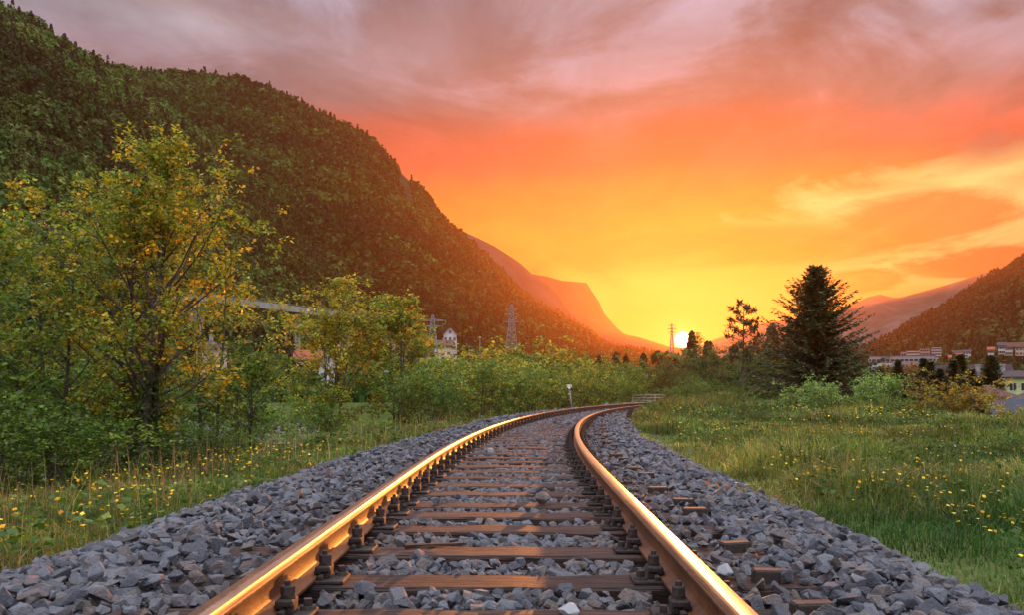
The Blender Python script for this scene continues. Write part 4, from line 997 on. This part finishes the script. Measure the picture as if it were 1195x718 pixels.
# garden wall and rock cutting on the hillside
a = Acc(); q = P(262, 411, 165); q1 = P(305, 421, 165); L = q1[0] - q[0]; dz = q1[2] - q[2]
V = [(x, y, z + (0 if x == 0 else dz)) for x in (0, L) for y in (0, .5) for z in (-2.6, 0)]
a.add(V, Q=[[0, 1, 3, 2], [4, 6, 7, 5], [0, 4, 5, 1], [2, 3, 7, 6], [0, 2, 6, 4], [1, 5, 7, 3]])
tag(link('retaining_wall', a.mesh('retaining_wall', plain('brown_stone_wall', [(.14, .10, .075), (.22, .17, .13)], 3, .9, .6, .05)), loc=tuple(q)), 'brown sloping retaining wall beside the pink house', 'wall')
def lamp(px, ptop, Y, label):
    q = P(px, ptop, Y); zb = float(gheight([q[0]], [Y])[0]); h = q[2] - zb
    t = empty('street_lamp', label, 'street lamp', (q[0], Y, zb))
    a = Acc(); a.tube([(0, 0, -.2), (0, 0, h - .15)], [.09, .05], 10); link('pole', a.mesh('pole', M_GALV, True), t)
    a = Acc(); a.tube([(0, 0, h - .16), (0, 0, h + .02), (0, 0, h + .1)], [.1, .26, .08], 12); link('lamp_head', a.mesh('lamp_head', M_SIGNW), t)
lamp(348.5, 456, 95, 'grey street lamp with a pale round head beside the lane')
lamp(356, 440, 110, 'taller street lamp standing behind the pale headed one')
lamp(560, 394, 190, 'thin pole on the slope between the barn and the big pylon')
# lane
def ribbon(name, pts, width, mat, lift=.05):
    pts = np.array(pts, float); a = Acc(); t = np.gradient(pts[:, :2], axis=0); t /= np.linalg.norm(t, axis=1)[:, None]; nrm = np.stack([-t[:, 1], t[:, 0]], -1)
    Lp, Rp = pts[:, :2] + nrm * width / 2, pts[:, :2] - nrm * width / 2
    z = np.maximum(gheight(Lp[:, 0], Lp[:, 1]), gheight(Rp[:, 0], Rp[:, 1])) + lift
    V = np.vstack([np.column_stack([Lp, z]), np.column_stack([Rp, z])]); n = len(pts); i = np.arange(n - 1)
    a.add(V, Q=np.stack([i, i + n, i + n + 1, i + 1], -1)); return tag(link(name, a.mesh(name, mat, True)), kind='structure')
f = np.linspace(0, 1, 30)
ribbon('road', np.stack([-60 + 50 * f, 100 + 14 * f + 3 * np.sin(f * 5), f * 0], -1), 3.5, plain('asphalt', [(.06, .06, .062), (.10, .10, .105)], 3, .9, .2, .01), .25)
def pylon(name, px, ptop, pbot, Y, label, w0, arms, tubular=False):
    q = P(px, pbot, Y); h = P(0, ptop, Y)[2] - q[2]; t = empty(name, label, 'pylon', (q[0], Y, q[2] - 1.0)); h += 1.0
    a = Acc(); r = max(w0 * .022, Y * .00026)
    def at(f, sx, sy): s = w0 / 2 * (1 - f * .88); return (sx * s, sy * s, h * f)
    for sx in (-1, 1):
        for sy in (-1, 1): a.tube([at(0, sx, sy), at(1, sx, sy)], [r * 1.4, r], 4)
    n = 9
    for k in range(n):
        f0, f1 = 1 - (1 - k / n) ** 1.0, 1 - (1 - (k + 1) / n) ** 1.0
        for s in (-1, 1):
            a.tube([at(f0, -1, s), at(f1, 1, s)], [r * .7] * 2, 3); a.tube([at(f0, 1, s), at(f1, -1, s)], [r * .7] * 2, 3)
            a.tube([at(f0, s, -1), at(f1, s, 1)], [r * .7] * 2, 3); a.tube([at(f1, -1, s), at(f1, 1, s)], [r * .7] * 2, 3)
    link('mast', a.mesh('mast', M_GALV), t)
    for f, L in arms:
        a = Acc(); z = h * f
        for s in (-1, 1):
            a.tube([(0, -.2, z + L * .12), (s * L, 0, z)], [r, r * .7], 4); a.tube([(0, .2, z), (s * L, 0, z)], [r, r * .7], 4)
            a.tube([(s * L, 0, z), (s * L, 0, z - L * .25)], [r * .9] * 2, 5)
        link('crossarm', a.mesh('crossarm', M_GALV), t)
pylon('pylon', 505, 368, 442, 105, 'slim grey lattice pylon beside the pointed maple', 2.0, [(.92, 1.6), (.84, 1.2)])
pylon('pylon', 597, 355, 405, 190, 'tall tapering lattice pylon on the wooded slope', 2.7, [(.62, 1.9), (.78, 1.5), (.9, 1.1)])
pylon('pylon', 784, 378, 410, 420, 'distant thin pylon against the glowing sky beside the sun', 1.8, [(.94, 1.8), (.82, 2.4), (.70, 2.0)])

# ------------------------------------------------------------------ mountains
def interp_line(pts, n):
    pts = np.array(pts, float); t = np.concatenate([[0], np.cumsum(np.hypot(*np.diff(pts[:, :2], axis=0).T))]); u = np.linspace(0, t[-1], n)
    return np.stack([np.interp(u, t, pts[:, k]) for k in range(pts.shape[1])], -1)
def mountain(ridge, foot, nu, nv, mat, seed, rough, name='mountain', drop=0.0, backl=None, power=.85):
    """ridge / foot: lists of (px, py, Y); a solid relief between foot, ridge and a hidden far foot"""
    r = interp_line(ridge, nu); f = interp_line(foot, nu)
    Rr = np.array([P(*q) for q in r]); Ff = np.array([P(*q) for q in f])
    Rr[:, 2] -= drop; Ff[:, 2] = np.minimum(Ff[:, 2], gheight(Ff[:, 0], Ff[:, 1]) - 1.0)
    hz = Rr[:, 2] - Ff[:, 2]
    Bk = Rr + np.stack([Rr[:, 0] * .0, np.full(nu, 1.0) * (np.abs(hz) * 1.1 + 40), -hz - 25], -1)
    v = np.linspace(0, 1, nv); rows = []
    for k in v:
        p = Ff + (Rr - Ff) * k; p[:, 2] = Ff[:, 2] + hz * k ** power
        amp = rough * np.sin(np.pi * min(1, k)) * np.abs(hz)
        n = (fbm(p[:, 0] + p[:, 1] * .3, p[:, 2] * 2 + p[:, 1] * .5, rough * 900, seed) - .5) * 2
        p[:, 1] -= amp * n * .9; p[:, 2] += amp * n * .35; rows.append(p)
    for k in np.linspace(.15, 1, 6):
        rows.append(Rr + (Bk - Rr) * k)
    G = np.stack(rows); a = Acc(); m = len(rows); i = (np.arange(m - 1)[:, None] * nu + np.arange(nu - 1)[None]).ravel()
    a.add(G.reshape(-1, 3), Q=np.stack([i, i + 1, i + nu + 1, i + nu], -1))
    tag(link(name, a.mesh(name, mat, True)), kind='structure')
    return G[:nv]

def crown_template(seed, quads, kind):
    rng = np.random.default_rng(seed)
    if kind == 'round':
        n = quads; d = rng.normal(size=(n, 3)); d /= np.linalg.norm(d, axis=1)[:, None]; d[:, 2] = np.abs(d[:, 2]) * 1.1 - .25
        lob = 1 + .22 * np.sin(d[:, 0] * 5 + seed) * np.cos(d[:, 1] * 4 + seed * 2)
        c = d * lob[:, None] * .5 * rng.uniform(.75, 1.05, (n, 1)) * [1, 1, 1.05]; nr = d + rng.normal(0, .5, (n, 3)); s = 1.05 / math.sqrt(n) * rng.uniform(.8, 1.5, n)
        c[:, 2] += .25
    else:
        n = quads; t = rng.uniform(0, 1, n) ** 1.5; az = rng.uniform(0, 6.28, n); rr = (1 - t) * .34 * rng.uniform(.6, 1.1, n) + .02
        c = np.stack([np.cos(az) * rr, np.sin(az) * rr, t * 1.25 - .2], -1); nr = np.stack([np.cos(az), np.sin(az), np.full(n, .5)], -1) + rng.normal(0, .35, (n, 3)); s = .85 / math.sqrt(n) * rng.uniform(.8, 1.4, n)
    nr /= np.linalg.norm(nr, axis=1)[:, None]; a = np.cross(nr, rng.normal(size=(n, 3))); a /= np.linalg.norm(a, axis=1)[:, None]; b = np.cross(nr, a)
    s = s[:, None]
    V = np.stack([c - a * s, c - b * s * .8, c + a * s, c + b * s * .8], 1).reshape(-1, 3)
    Q = np.arange(4 * n).reshape(-1, 4)
    return V, Q
ROUND_HI = [crown_template(i, 200, 'round') for i in range(8)]; CONE_HI = [crown_template(40 + i, 150, 'cone') for i in range(5)]
ROUND_LO = [crown_template(80 + i, 44, 'round') for i in range(8)]; CONE_LO = [crown_template(120 + i, 36, 'cone') for i in range(5)]
FC = [(.055, .105, .022), (.075, .125, .026), (.040, .085, .019), (.095, .12, .028), (.07, .09, .025)]
CC = [(.022, .034, .012), (.030, .042, .014), (.038, .046, .017)]
def forest(name, label, G, n, size, seed, hi, conif, acc=None, vmin=.02, skip=None, tint=(1, 1, 1), maxv=1.0):
    rng = np.random.default_rng(seed); nv, nu, _ = G.shape
    u = rng.uniform(0, nu - 1.001, n); v = (vmin + (maxv - vmin) * rng.random(n) ** .85) * (nv - 1.001)
    i, j = v.astype(int), u.astype(int); fv, fu = (v - i)[:, None], (u - j)[:, None]
    p = (G[i, j] * (1 - fu) + G[i, j + 1] * fu) * (1 - fv) + (G[i + 1, j] * (1 - fu) + G[i + 1, j + 1] * fu) * fv
    if skip is not None:
        k = ~skip(p); p = p[k]
    k = len(p); patch = fbm(p[:, 0], p[:, 1] + p[:, 2] * 2, 55, seed + 3)
    sz = size * np.clip(rng.lognormal(0, .30, k), .5, 1.75); isc = rng.random(k) < conif * np.clip((fbm(p[:, 0], p[:, 2] * 2, 70, seed + 9) - .25) * 3, .1, 2.2)
    c = mixcol(rng, k, FC) * (.30 + 1.45 * np.clip(patch[:, None] * 1.5 - .25, 0, 1)) * np.array(tint); cc = mixcol(rng, k, CC) * np.array(tint)
    c = np.where(isc[:, None], cc, c); a = acc or Acc()
    R = rotz(rng.uniform(0, 6.28, k)) * (sz[:, None] * np.array([1, 1, 1.1]))[:, None, :]
    sets = ((~isc, ROUND_HI if hi else ROUND_LO), (isc, CONE_HI if hi else CONE_LO))
    for msk, tpl in sets:
        idx = np.nonzero(msk)[0]; w = rng.integers(0, len(tpl), len(idx))
        for q in range(len(tpl)):
            s = idx[w == q]; stamp(a, tpl[q][0], tpl[q][1], R[s], p[s], np.clip(c[s], .002, 1), quads=True)
    if acc is None: tag(link(name, a.mesh(name, M_FOREST)), label, 'forest', kind='stuff')

M1 = mountain([(-420, -210, 300), (-150, -75, 320), (0, 4, 345), (40, 28, 355), (70, 46, 365), (95, 62, 375), (150, 100, 395), (220, 145, 420), (280, 195, 445), (330, 253, 470), (380, 312, 495), (430, 362, 520), (500, 400, 560)],
              [(-420, 430, 140), (-100, 425, 150), (0, 415, 165), (100, 402, 185), (220, 398, 205), (300, 404, 225), (380, 414, 245), (500, 420, 270)], 90, 30, M_HILL, 5, .17, drop=4)
forest('near_forest', 'green spring forest covering the close mountainside', M1, 8000, 5.6, 401, True, .30, vmin=.0)
M2 = mountain([(-40, 20, 640), (60, 48, 660), (92, 58, 680), (128, 72, 690), (167, 78, 700), (240, 82, 720), (279, 87, 735), (318, 100, 750), (379, 131, 780), (429, 153, 810), (462, 187, 835), (490, 215, 860), (518, 254, 890), (540, 272, 910), (557, 288, 930), (580, 309, 960), (600, 330, 990), (616, 345, 1030), (657, 368, 1090), (683, 381, 1150), (707, 402, 1200), (740, 408, 1250), (790, 418, 1300)],
              [(-40, 330, 430), (100, 350, 440), (250, 380, 450), (380, 410, 440), (480, 408, 400), (560, 412, 390), (640, 420, 400), (720, 428, 430), (790, 434, 470)], 120, 36, M_HILL, 8, .14, drop=7)
def rocky(p):
    ax = p[:, 0] / p[:, 1] * 1000 + 597.5; ay = 457 - (p[:, 2] - CAMZ) / p[:, 1] * 1000
    return (((ax - 474 - (ay - 224) * .35) / 9) ** 2 + ((ay - 222) / 22) ** 2 < 1)
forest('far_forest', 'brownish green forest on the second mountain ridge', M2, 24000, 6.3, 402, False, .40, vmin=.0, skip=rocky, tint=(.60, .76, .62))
# bare crag on the second ridge
def crag(px, py, Y, w, h, seed, name='cliff'):
    rng = np.random.default_rng(seed); c = P(px, py, Y); nu, nv = 14, 20; U, Vv = np.meshgrid(np.linspace(-1, 1, nu), np.linspace(-1, 1, nv))
    edge = np.sqrt(np.clip(1 - (U ** 2 + Vv ** 2) * .5, 0, 1)); b = (fbm(U * 7 + seed, Vv * 4, 1.0, seed) - .4) * 10
    X = c[0] - Vv * w * .55 * (name == 'cliff') + U * w / 2 * (1 - .25 * Vv) + (fbm(U * 3, Vv * 5, 1, seed + 2) - .5) * 4; Z = c[2] + Vv * h / 2; Yv = c[1] - edge * 18 - b + Vv * h * .25 + 10
    a = Acc(); i = (np.arange(nv - 1)[:, None] * nu + np.arange(nu - 1)[None]).ravel(); a.add(np.stack([X, Yv, Z], -1).reshape(-1, 3), Q=np.stack([i, i + 1, i + nu + 1, i + nu], -1))
    tag(link(name, a.mesh(name, M_ROCK, False)), kind='structure')
crag(473, 224, 842, 20, 40, 3)
# rock cutting above the viaduct
crag(2, 300, 212, 16, 10, 6)
# wood on the valley floor towards the sun
def valley_wood(name, label, n, box, size, seed, conif, tint, hi=False):
    rng = np.random.default_rng(seed); px = rng.uniform(box[0], box[1], n); Y = rng.uniform(box[3] ** -.5, box[2] ** -.5, n) ** -2.0
    x = (px - 597.5) / 1000 * Y; z = gheight(x, Y); p = np.stack([x, Y, z], -1)
    G = np.stack([p, p])[:, :, :]
    k = n; sz = size * rng.uniform(.6, 1.35, k); isc = rng.random(k) < conif; c = np.where(isc[:, None], mixcol(rng, k, CC), mixcol(rng, k, FC)) * np.array(tint); a = Acc()
    R = rotz(rng.uniform(0, 6.28, k)) * (sz[:, None] * np.array([1, 1, 1.15]))[:, None, :]
    for msk, tpl in ((~isc, ROUND_HI if hi else ROUND_LO), (isc, CONE_HI if hi else CONE_LO)):
        idx = np.nonzero(msk)[0]; w = rng.integers(0, len(tpl), len(idx))
        for q in range(len(tpl)):
            s = idx[w == q]; stamp(a, tpl[q][0], tpl[q][1], R[s], p[s], c[s], quads=True)
    tag(link(name, a.mesh(name, M_FOREST)), label, 'wood', kind='stuff')
valley_wood('slope_wood', 'wooded slope between the shrubs and the mountain foot', 420, (430, 800, 120, 420), 7.0, 411, .25, (1.0, .95, .9), True)
valley_wood('valley_wood', 'dark valley wood below the sun', 260, (700, 990, 120, 520), 7.0, 412, .3, (.85, .85, .85), True)
valley_wood('town_wood', 'olive woodland between the houses of the town', 330, (985, 1260, 140, 420), 6.0, 413, .15, (1.1, 1.0, .9), True)
valley_wood('village_wood', 'trees between the houses on the hillside behind the maples', 420, (-60, 520, 100, 215), 5.0, 414, .2, (.95, 1, .9), True)

valley_wood('foot_wood', 'trees between the hillside houses and the viaduct', 150, (180, 500, 156, 170), 8.0, 415, .25, (.85, .9, .8), True)
valley_wood('garden_wood', 'small trees beyond the concrete road bridge', 230, (200, 500, 68, 105), 5.0, 416, .1, (.9, 1, .85), True)
valley_wood('upper_town_wood', 'trees below the houses at the foot of the forested mountain', 700, (1095, 1300, 300, 560), 6.5, 417, .2, (.95, .85, .75))
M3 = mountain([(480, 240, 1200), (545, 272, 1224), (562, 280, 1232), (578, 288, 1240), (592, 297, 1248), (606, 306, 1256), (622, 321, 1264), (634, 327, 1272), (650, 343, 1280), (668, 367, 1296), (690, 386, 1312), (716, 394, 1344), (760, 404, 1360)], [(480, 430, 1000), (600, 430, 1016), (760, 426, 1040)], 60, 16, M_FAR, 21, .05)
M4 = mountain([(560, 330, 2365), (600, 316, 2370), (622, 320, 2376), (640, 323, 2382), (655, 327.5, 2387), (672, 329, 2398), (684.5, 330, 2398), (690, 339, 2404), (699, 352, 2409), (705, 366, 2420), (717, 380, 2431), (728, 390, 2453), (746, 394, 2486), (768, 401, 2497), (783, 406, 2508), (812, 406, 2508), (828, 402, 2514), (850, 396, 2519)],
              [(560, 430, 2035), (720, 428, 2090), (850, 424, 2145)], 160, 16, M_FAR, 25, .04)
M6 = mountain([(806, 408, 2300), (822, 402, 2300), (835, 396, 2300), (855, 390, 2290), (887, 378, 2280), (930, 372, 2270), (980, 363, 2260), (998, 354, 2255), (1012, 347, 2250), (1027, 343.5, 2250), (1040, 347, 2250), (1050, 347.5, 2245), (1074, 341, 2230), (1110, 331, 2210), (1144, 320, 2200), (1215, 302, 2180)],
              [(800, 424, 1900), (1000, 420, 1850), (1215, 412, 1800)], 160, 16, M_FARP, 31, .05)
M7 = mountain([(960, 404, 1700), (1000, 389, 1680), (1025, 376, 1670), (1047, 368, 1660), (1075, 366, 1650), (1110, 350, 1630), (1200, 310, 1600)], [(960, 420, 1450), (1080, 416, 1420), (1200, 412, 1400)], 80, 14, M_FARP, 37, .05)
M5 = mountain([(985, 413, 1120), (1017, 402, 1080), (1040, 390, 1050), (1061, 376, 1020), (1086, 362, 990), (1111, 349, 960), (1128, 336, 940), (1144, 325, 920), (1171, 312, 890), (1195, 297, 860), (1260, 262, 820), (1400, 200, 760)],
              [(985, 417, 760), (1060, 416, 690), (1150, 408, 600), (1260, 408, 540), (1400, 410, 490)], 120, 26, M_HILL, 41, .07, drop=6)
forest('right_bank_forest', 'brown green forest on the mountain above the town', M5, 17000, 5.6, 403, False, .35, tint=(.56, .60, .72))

# ------------------------------------------------------------------ haze
X0, X1, Y0, Y1, Z0, Z1 = -2950, 2950, -330, 2900, -60, 345
a = Acc(); a.box(((X0 + X1) / 2, (Y0 + Y1) / 2, (Z0 + Z1) / 2), (X1 - X0, Y1 - Y0, Z1 - Z0))
mh, nt, out = new_mat('valley_haze'); pv = nt.nodes.new('ShaderNodeVolumePrincipled')
pv.inputs['Color'].default_value = (.185, .10, .062, 1); pv.inputs['Density'].default_value = .00040; pv.inputs['Anisotropy'].default_value = .73
lk(nt, pv.outputs[0], out.inputs['Volume'])
tag(link('haze', a.mesh('haze', mh)), 'thin evening haze filling the valley', 'haze', kind='stuff')

# ------------------------------------------------------------------ sky
w = bpy.data.worlds.new('World'); scene.world = w; w.use_nodes = True; nt = w.node_tree; nt.nodes.clear()
out = nt.nodes.new('ShaderNodeOutputWorld')
sky = nt.nodes.new('ShaderNodeTexSky'); sky.sky_type = 'NISHITA'; sky.sun_disc = False; sky.sun_elevation = SUN_EL; sky.sun_rotation = SUN_AZ; sky.air_density = 1.5; sky.dust_density = 3.0
bg0 = nt.nodes.new('ShaderNodeBackground'); bg0.inputs[1].default_value = .05; lk(nt, sky.outputs[0], bg0.inputs[0])
tc = nt.nodes.new('ShaderNodeTexCoord').outputs['Generated']
sp = nt.nodes.new('ShaderNodeSeparateXYZ'); lk(nt, tc, sp.inputs[0]); X, Y, Z = sp.outputs
hor = mathn(nt, 'SQRT', mathn(nt, 'ADD', mathn(nt, 'MULTIPLY', X, X), mathn(nt, 'MULTIPLY', Y, Y)))
T = mathn(nt, 'DIVIDE', Z, mathn(nt, 'MAXIMUM', hor, .02)); AZ = mathn(nt, 'ARCTAN2', X, Y)
# cloud deck coordinates: a plane seen in perspective
den = mathn(nt, 'ADD', mathn(nt, 'MAXIMUM', Z, 0.0), .10)
cv = nt.nodes.new('ShaderNodeCombineXYZ'); lk(nt, mathn(nt, 'DIVIDE', X, den), cv.inputs[0]); lk(nt, mathn(nt, 'DIVIDE', Y, den), cv.inputs[1])
n_big = noise(nt, cv.outputs[0], .55, 6, .58, .4); 
mp = nt.nodes.new('ShaderNodeMapping'); mp.inputs['Location'].default_value = (3.7, 8.1, 0); mp.inputs['Scale'].default_value = (1.0, .8, 1); lk(nt, cv.outputs[0], mp.inputs[0])
n_mid = noise(nt, mp.outputs[0], 1.3, 8, .62, .6)
mp2 = nt.nodes.new('ShaderNodeMapping'); mp2.inputs['Location'].default_value = (1.3, 2.2, 0); mp2.inputs['Scale'].default_value = (1.1, .55, 1); lk(nt, cv.outputs[0], mp2.inputs[0])
n_str = noise(nt, mp2.outputs[0], .9, 8, .6, .9)
Tw = mathn(nt, 'ADD', T, mathn(nt, 'MULTIPLY', mathn(nt, 'SUBTRACT', n_big, .5), mathn(nt, 'MULTIPLY', mathn(nt, 'MINIMUM', T, .4), .45)))
Tw = mathn(nt, 'ADD', Tw, mathn(nt, 'MULTIPLY', mathn(nt, 'SUBTRACT', n_mid, .5), .035))
tf = mathn(nt, 'DIVIDE', Tw, 1.6, clamp=True)
def st(t): return max(0, min(1, t / 1.6))
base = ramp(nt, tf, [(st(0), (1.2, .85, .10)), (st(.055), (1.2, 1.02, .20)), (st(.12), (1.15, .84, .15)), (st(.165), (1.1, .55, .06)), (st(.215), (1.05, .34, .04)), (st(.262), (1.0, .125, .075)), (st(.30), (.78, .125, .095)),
                     (st(.335), (.36, .205, .225)), (st(.41), (.245, .215, .265)), (st(.55), (.42, .39, .50)), (st(.8), (1.3, 1.28, 1.5)), (st(1.3), (2.6, 2.7, 3.05))])  # last stops: unseen zenith, brightened to add ambient fill
# grey-violet structure of the upper deck
deck = ramp(nt, n_mid, [(.39, (.55, .50, .53)), (.5, (1, 1, 1)), (.60, (1.75, 1.95, 2.05))])
up = ramp(nt, T, [(.24, (0, 0, 0)), (.36, (1, 1, 1))])
c1 = mixc(nt, up, base, mixc(nt, 1.0, base, deck, 'MULTIPLY'))
# streaks of orange cloud in front of the yellow light
lowm = mathn(nt, 'MULTIPLY', ramp(nt, T, [(.06, (0, 0, 0)), (.11, (1, 1, 1)), (.2, (1, 1, 1)), (.26, (0, 0, 0))]), ramp(nt, n_str, [(.48, (0, 0, 0)), (.60, (1, 1, 1))]))
c2 = mixc(nt, mathn(nt, 'MULTIPLY', lowm, .75), c1, (.93, .33, .055))
# open yellow window in the cloud
def blob(az, t, ra, rt, soft, amp):
    a_ = mathn(nt, 'DIVIDE', mathn(nt, 'SUBTRACT', AZ, az), ra); b_ = mathn(nt, 'DIVIDE', mathn(nt, 'SUBTRACT', T, t), rt)
    r2 = mathn(nt, 'SQRT', mathn(nt, 'ADD', mathn(nt, 'MULTIPLY', a_, a_), mathn(nt, 'MULTIPLY', b_, b_)))
    r2 = mathn(nt, 'ADD', r2, mathn(nt, 'MULTIPLY', mathn(nt, 'SUBTRACT', n_str, .5), 1.3)); r2 = mathn(nt, 'ADD', r2, mathn(nt, 'MULTIPLY', mathn(nt, 'SUBTRACT', n_mid, .5), 1.9))
    return mathn(nt, 'MULTIPLY', ramp(nt, r2, [(max(0, .5 - soft), (1, 1, 1)), (min(1, .5 + soft), (0, 0, 0))]), amp)
def px_at(px, py): aa = math.atan((px - 597.5) / 1000); return aa, (457 - py) / 1000 * math.cos(aa)
def b_at(px, py, rx, ry, soft, amp):
    aa, t_ = px_at(px, py); return blob(aa, t_, rx / 1000 * 2, ry / 1000 * 2, soft, amp)
c3 = mixc(nt, b_at(1165, 262, 165, 58, .18, .95), c2, (1.3, 1.05, .36))
for (px, py, rx, ry, soft, amp, colr) in [(1085, 262, 66, 28, .13, .9, (.88, .29, .07)), (1008, 328, 28, 11, .12, .95, (.80, .20, .05)), (1165, 303, 60, 14, .12, .95, (.80, .17, .07)), (1170, 14, 40, 16, .25, .8, (.19, .12, .13)),
                                          (1105, 95, 120, 55, .25, .85, (.27, .18, .19)), (1158, 163, 22, 16, .3, .5, (.42, .2, .19)), (740, 297, 150, 20, .16, .8, (.95, .36, .05)), (930, 285, 120, 18, .16, .8, (.95, .34, .05)), (845, 300, 90, 10, .12, .8, (.93, .36, .05)), (760, 345, 160, 26, .3, .7, (1.2, .98, .22)),
                                          (225, 22, 100, 26, .25, .8, (.62, .58, .66)), (120, 10, 90, 30, .3, .6, (.42, .38, .44)), (440, 65, 120, 40, .3, .55, (.44, .35, .41)), (300, 15, 160, 16, .35, .4, (.32, .17, .17))]:
    c3 = mixc(nt, b_at(px, py, rx, ry, soft, amp), c3, colr)
n_fine = noise(nt, mp2.outputs[0], 4.5, 6, .65, .5); c3 = mixc(nt, ramp(nt, T, [(.08, (0, 0, 0)), (.22, (.9, .9, .9))]), c3, mixc(nt, 1.0, c3, ramp(nt, n_fine, [(.35, (.84, .82, .82)), (.65, (1.16, 1.18, 1.18))]), 'MULTIPLY'))
# unseen overcast away from the sunset: pale grey blue, brightened as added ground fill
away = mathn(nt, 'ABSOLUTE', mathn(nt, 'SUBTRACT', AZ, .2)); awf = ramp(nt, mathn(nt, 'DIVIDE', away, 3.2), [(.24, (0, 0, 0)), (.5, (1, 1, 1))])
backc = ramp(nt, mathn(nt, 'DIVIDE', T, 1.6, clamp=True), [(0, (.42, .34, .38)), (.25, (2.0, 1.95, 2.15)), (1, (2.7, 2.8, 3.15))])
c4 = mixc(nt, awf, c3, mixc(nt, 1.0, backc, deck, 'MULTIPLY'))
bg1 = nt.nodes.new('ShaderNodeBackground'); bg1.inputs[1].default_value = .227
# sun and its glare
sd = nt.nodes.new('ShaderNodeVectorMath'); sd.operation = 'DOT_PRODUCT'; lk(nt, tc, sd.inputs[0])
sv = (math.sin(SUN_AZ) * math.cos(SUN_EL), math.cos(SUN_AZ) * math.cos(SUN_EL), math.sin(SUN_EL)); sd.inputs[1].default_value = sv
ang = mathn(nt, 'ARCCOSINE', mathn(nt, 'MINIMUM', sd.outputs['Value'], .9999999))
disc = ramp(nt, mathn(nt, 'DIVIDE', ang, .02), [(.42, (1, 1, 1)), (.5, (0, 0, 0))])
halo = mathn(nt, 'POWER', 2.718, mathn(nt, 'MULTIPLY', ang, -26.0))
hal2 = mathn(nt, 'POWER', 2.718, mathn(nt, 'MULTIPLY', ang, -90.0))
c5 = mixc(nt, 1.0, c4, mixc(nt, mathn(nt, 'MULTIPLY', halo, .3), (0, 0, 0), (1.0, .62, .12)), 'ADD')
c5 = mixc(nt, 1.0, c5, mixc(nt, mathn(nt, 'MULTIPLY', hal2, 1.0), (0, 0, 0), (1.6, 1.2, .5)), 'ADD')
c5 = mixc(nt, disc, c5, (30, 24, 12))
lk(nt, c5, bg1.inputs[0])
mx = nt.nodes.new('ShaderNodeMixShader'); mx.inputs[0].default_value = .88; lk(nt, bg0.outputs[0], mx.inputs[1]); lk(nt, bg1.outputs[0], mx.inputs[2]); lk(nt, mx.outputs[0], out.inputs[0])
w.cycles.sampling_method = 'MANUAL'; w.cycles.sample_map_resolution = 1024
# ------------------------------------------------------------------ sun
L = bpy.data.lights.new('sun', 'SUN'); L.energy = 5.0; L.angle = rad(.5); L.color = (1.0, .31, .055)
so = bpy.data.objects.new('sun', L); COL.objects.link(so); so.rotation_euler = (-Vector(sv)).to_track_quat('-Z', 'Y').to_euler(); so.location = (0, 0, 60)

# ------------------------------------------------------------------ camera and render settings
cam = bpy.data.cameras.new('camera'); co = bpy.data.objects.new('camera', cam); COL.objects.link(co); scene.camera = co
co.location = (0, 0, CAMZ); co.rotation_euler = (rad(90), 0, 0)
cam.sensor_width = 36; cam.lens = 36 * 1000 / 1195; cam.shift_y = (457 - 359) / 1195; cam.clip_start = .05; cam.clip_end = 8000
vs = scene.view_settings; vs.view_transform = 'Standard'; vs.look = 'None'; vs.gamma = 1; vs.exposure = 2.15; vs.use_curve_mapping = False
cy = scene.cycles; cy.use_denoising = True; cy.denoiser = 'OPENIMAGEDENOISE'; cy.max_bounces = 6; cy.diffuse_bounces = 3; cy.glossy_bounces = 3; cy.transmission_bounces = 4; cy.volume_bounces = 0
cy.sample_clamp_indirect = 6; cy.caustics_reflective = False; cy.caustics_refractive = False
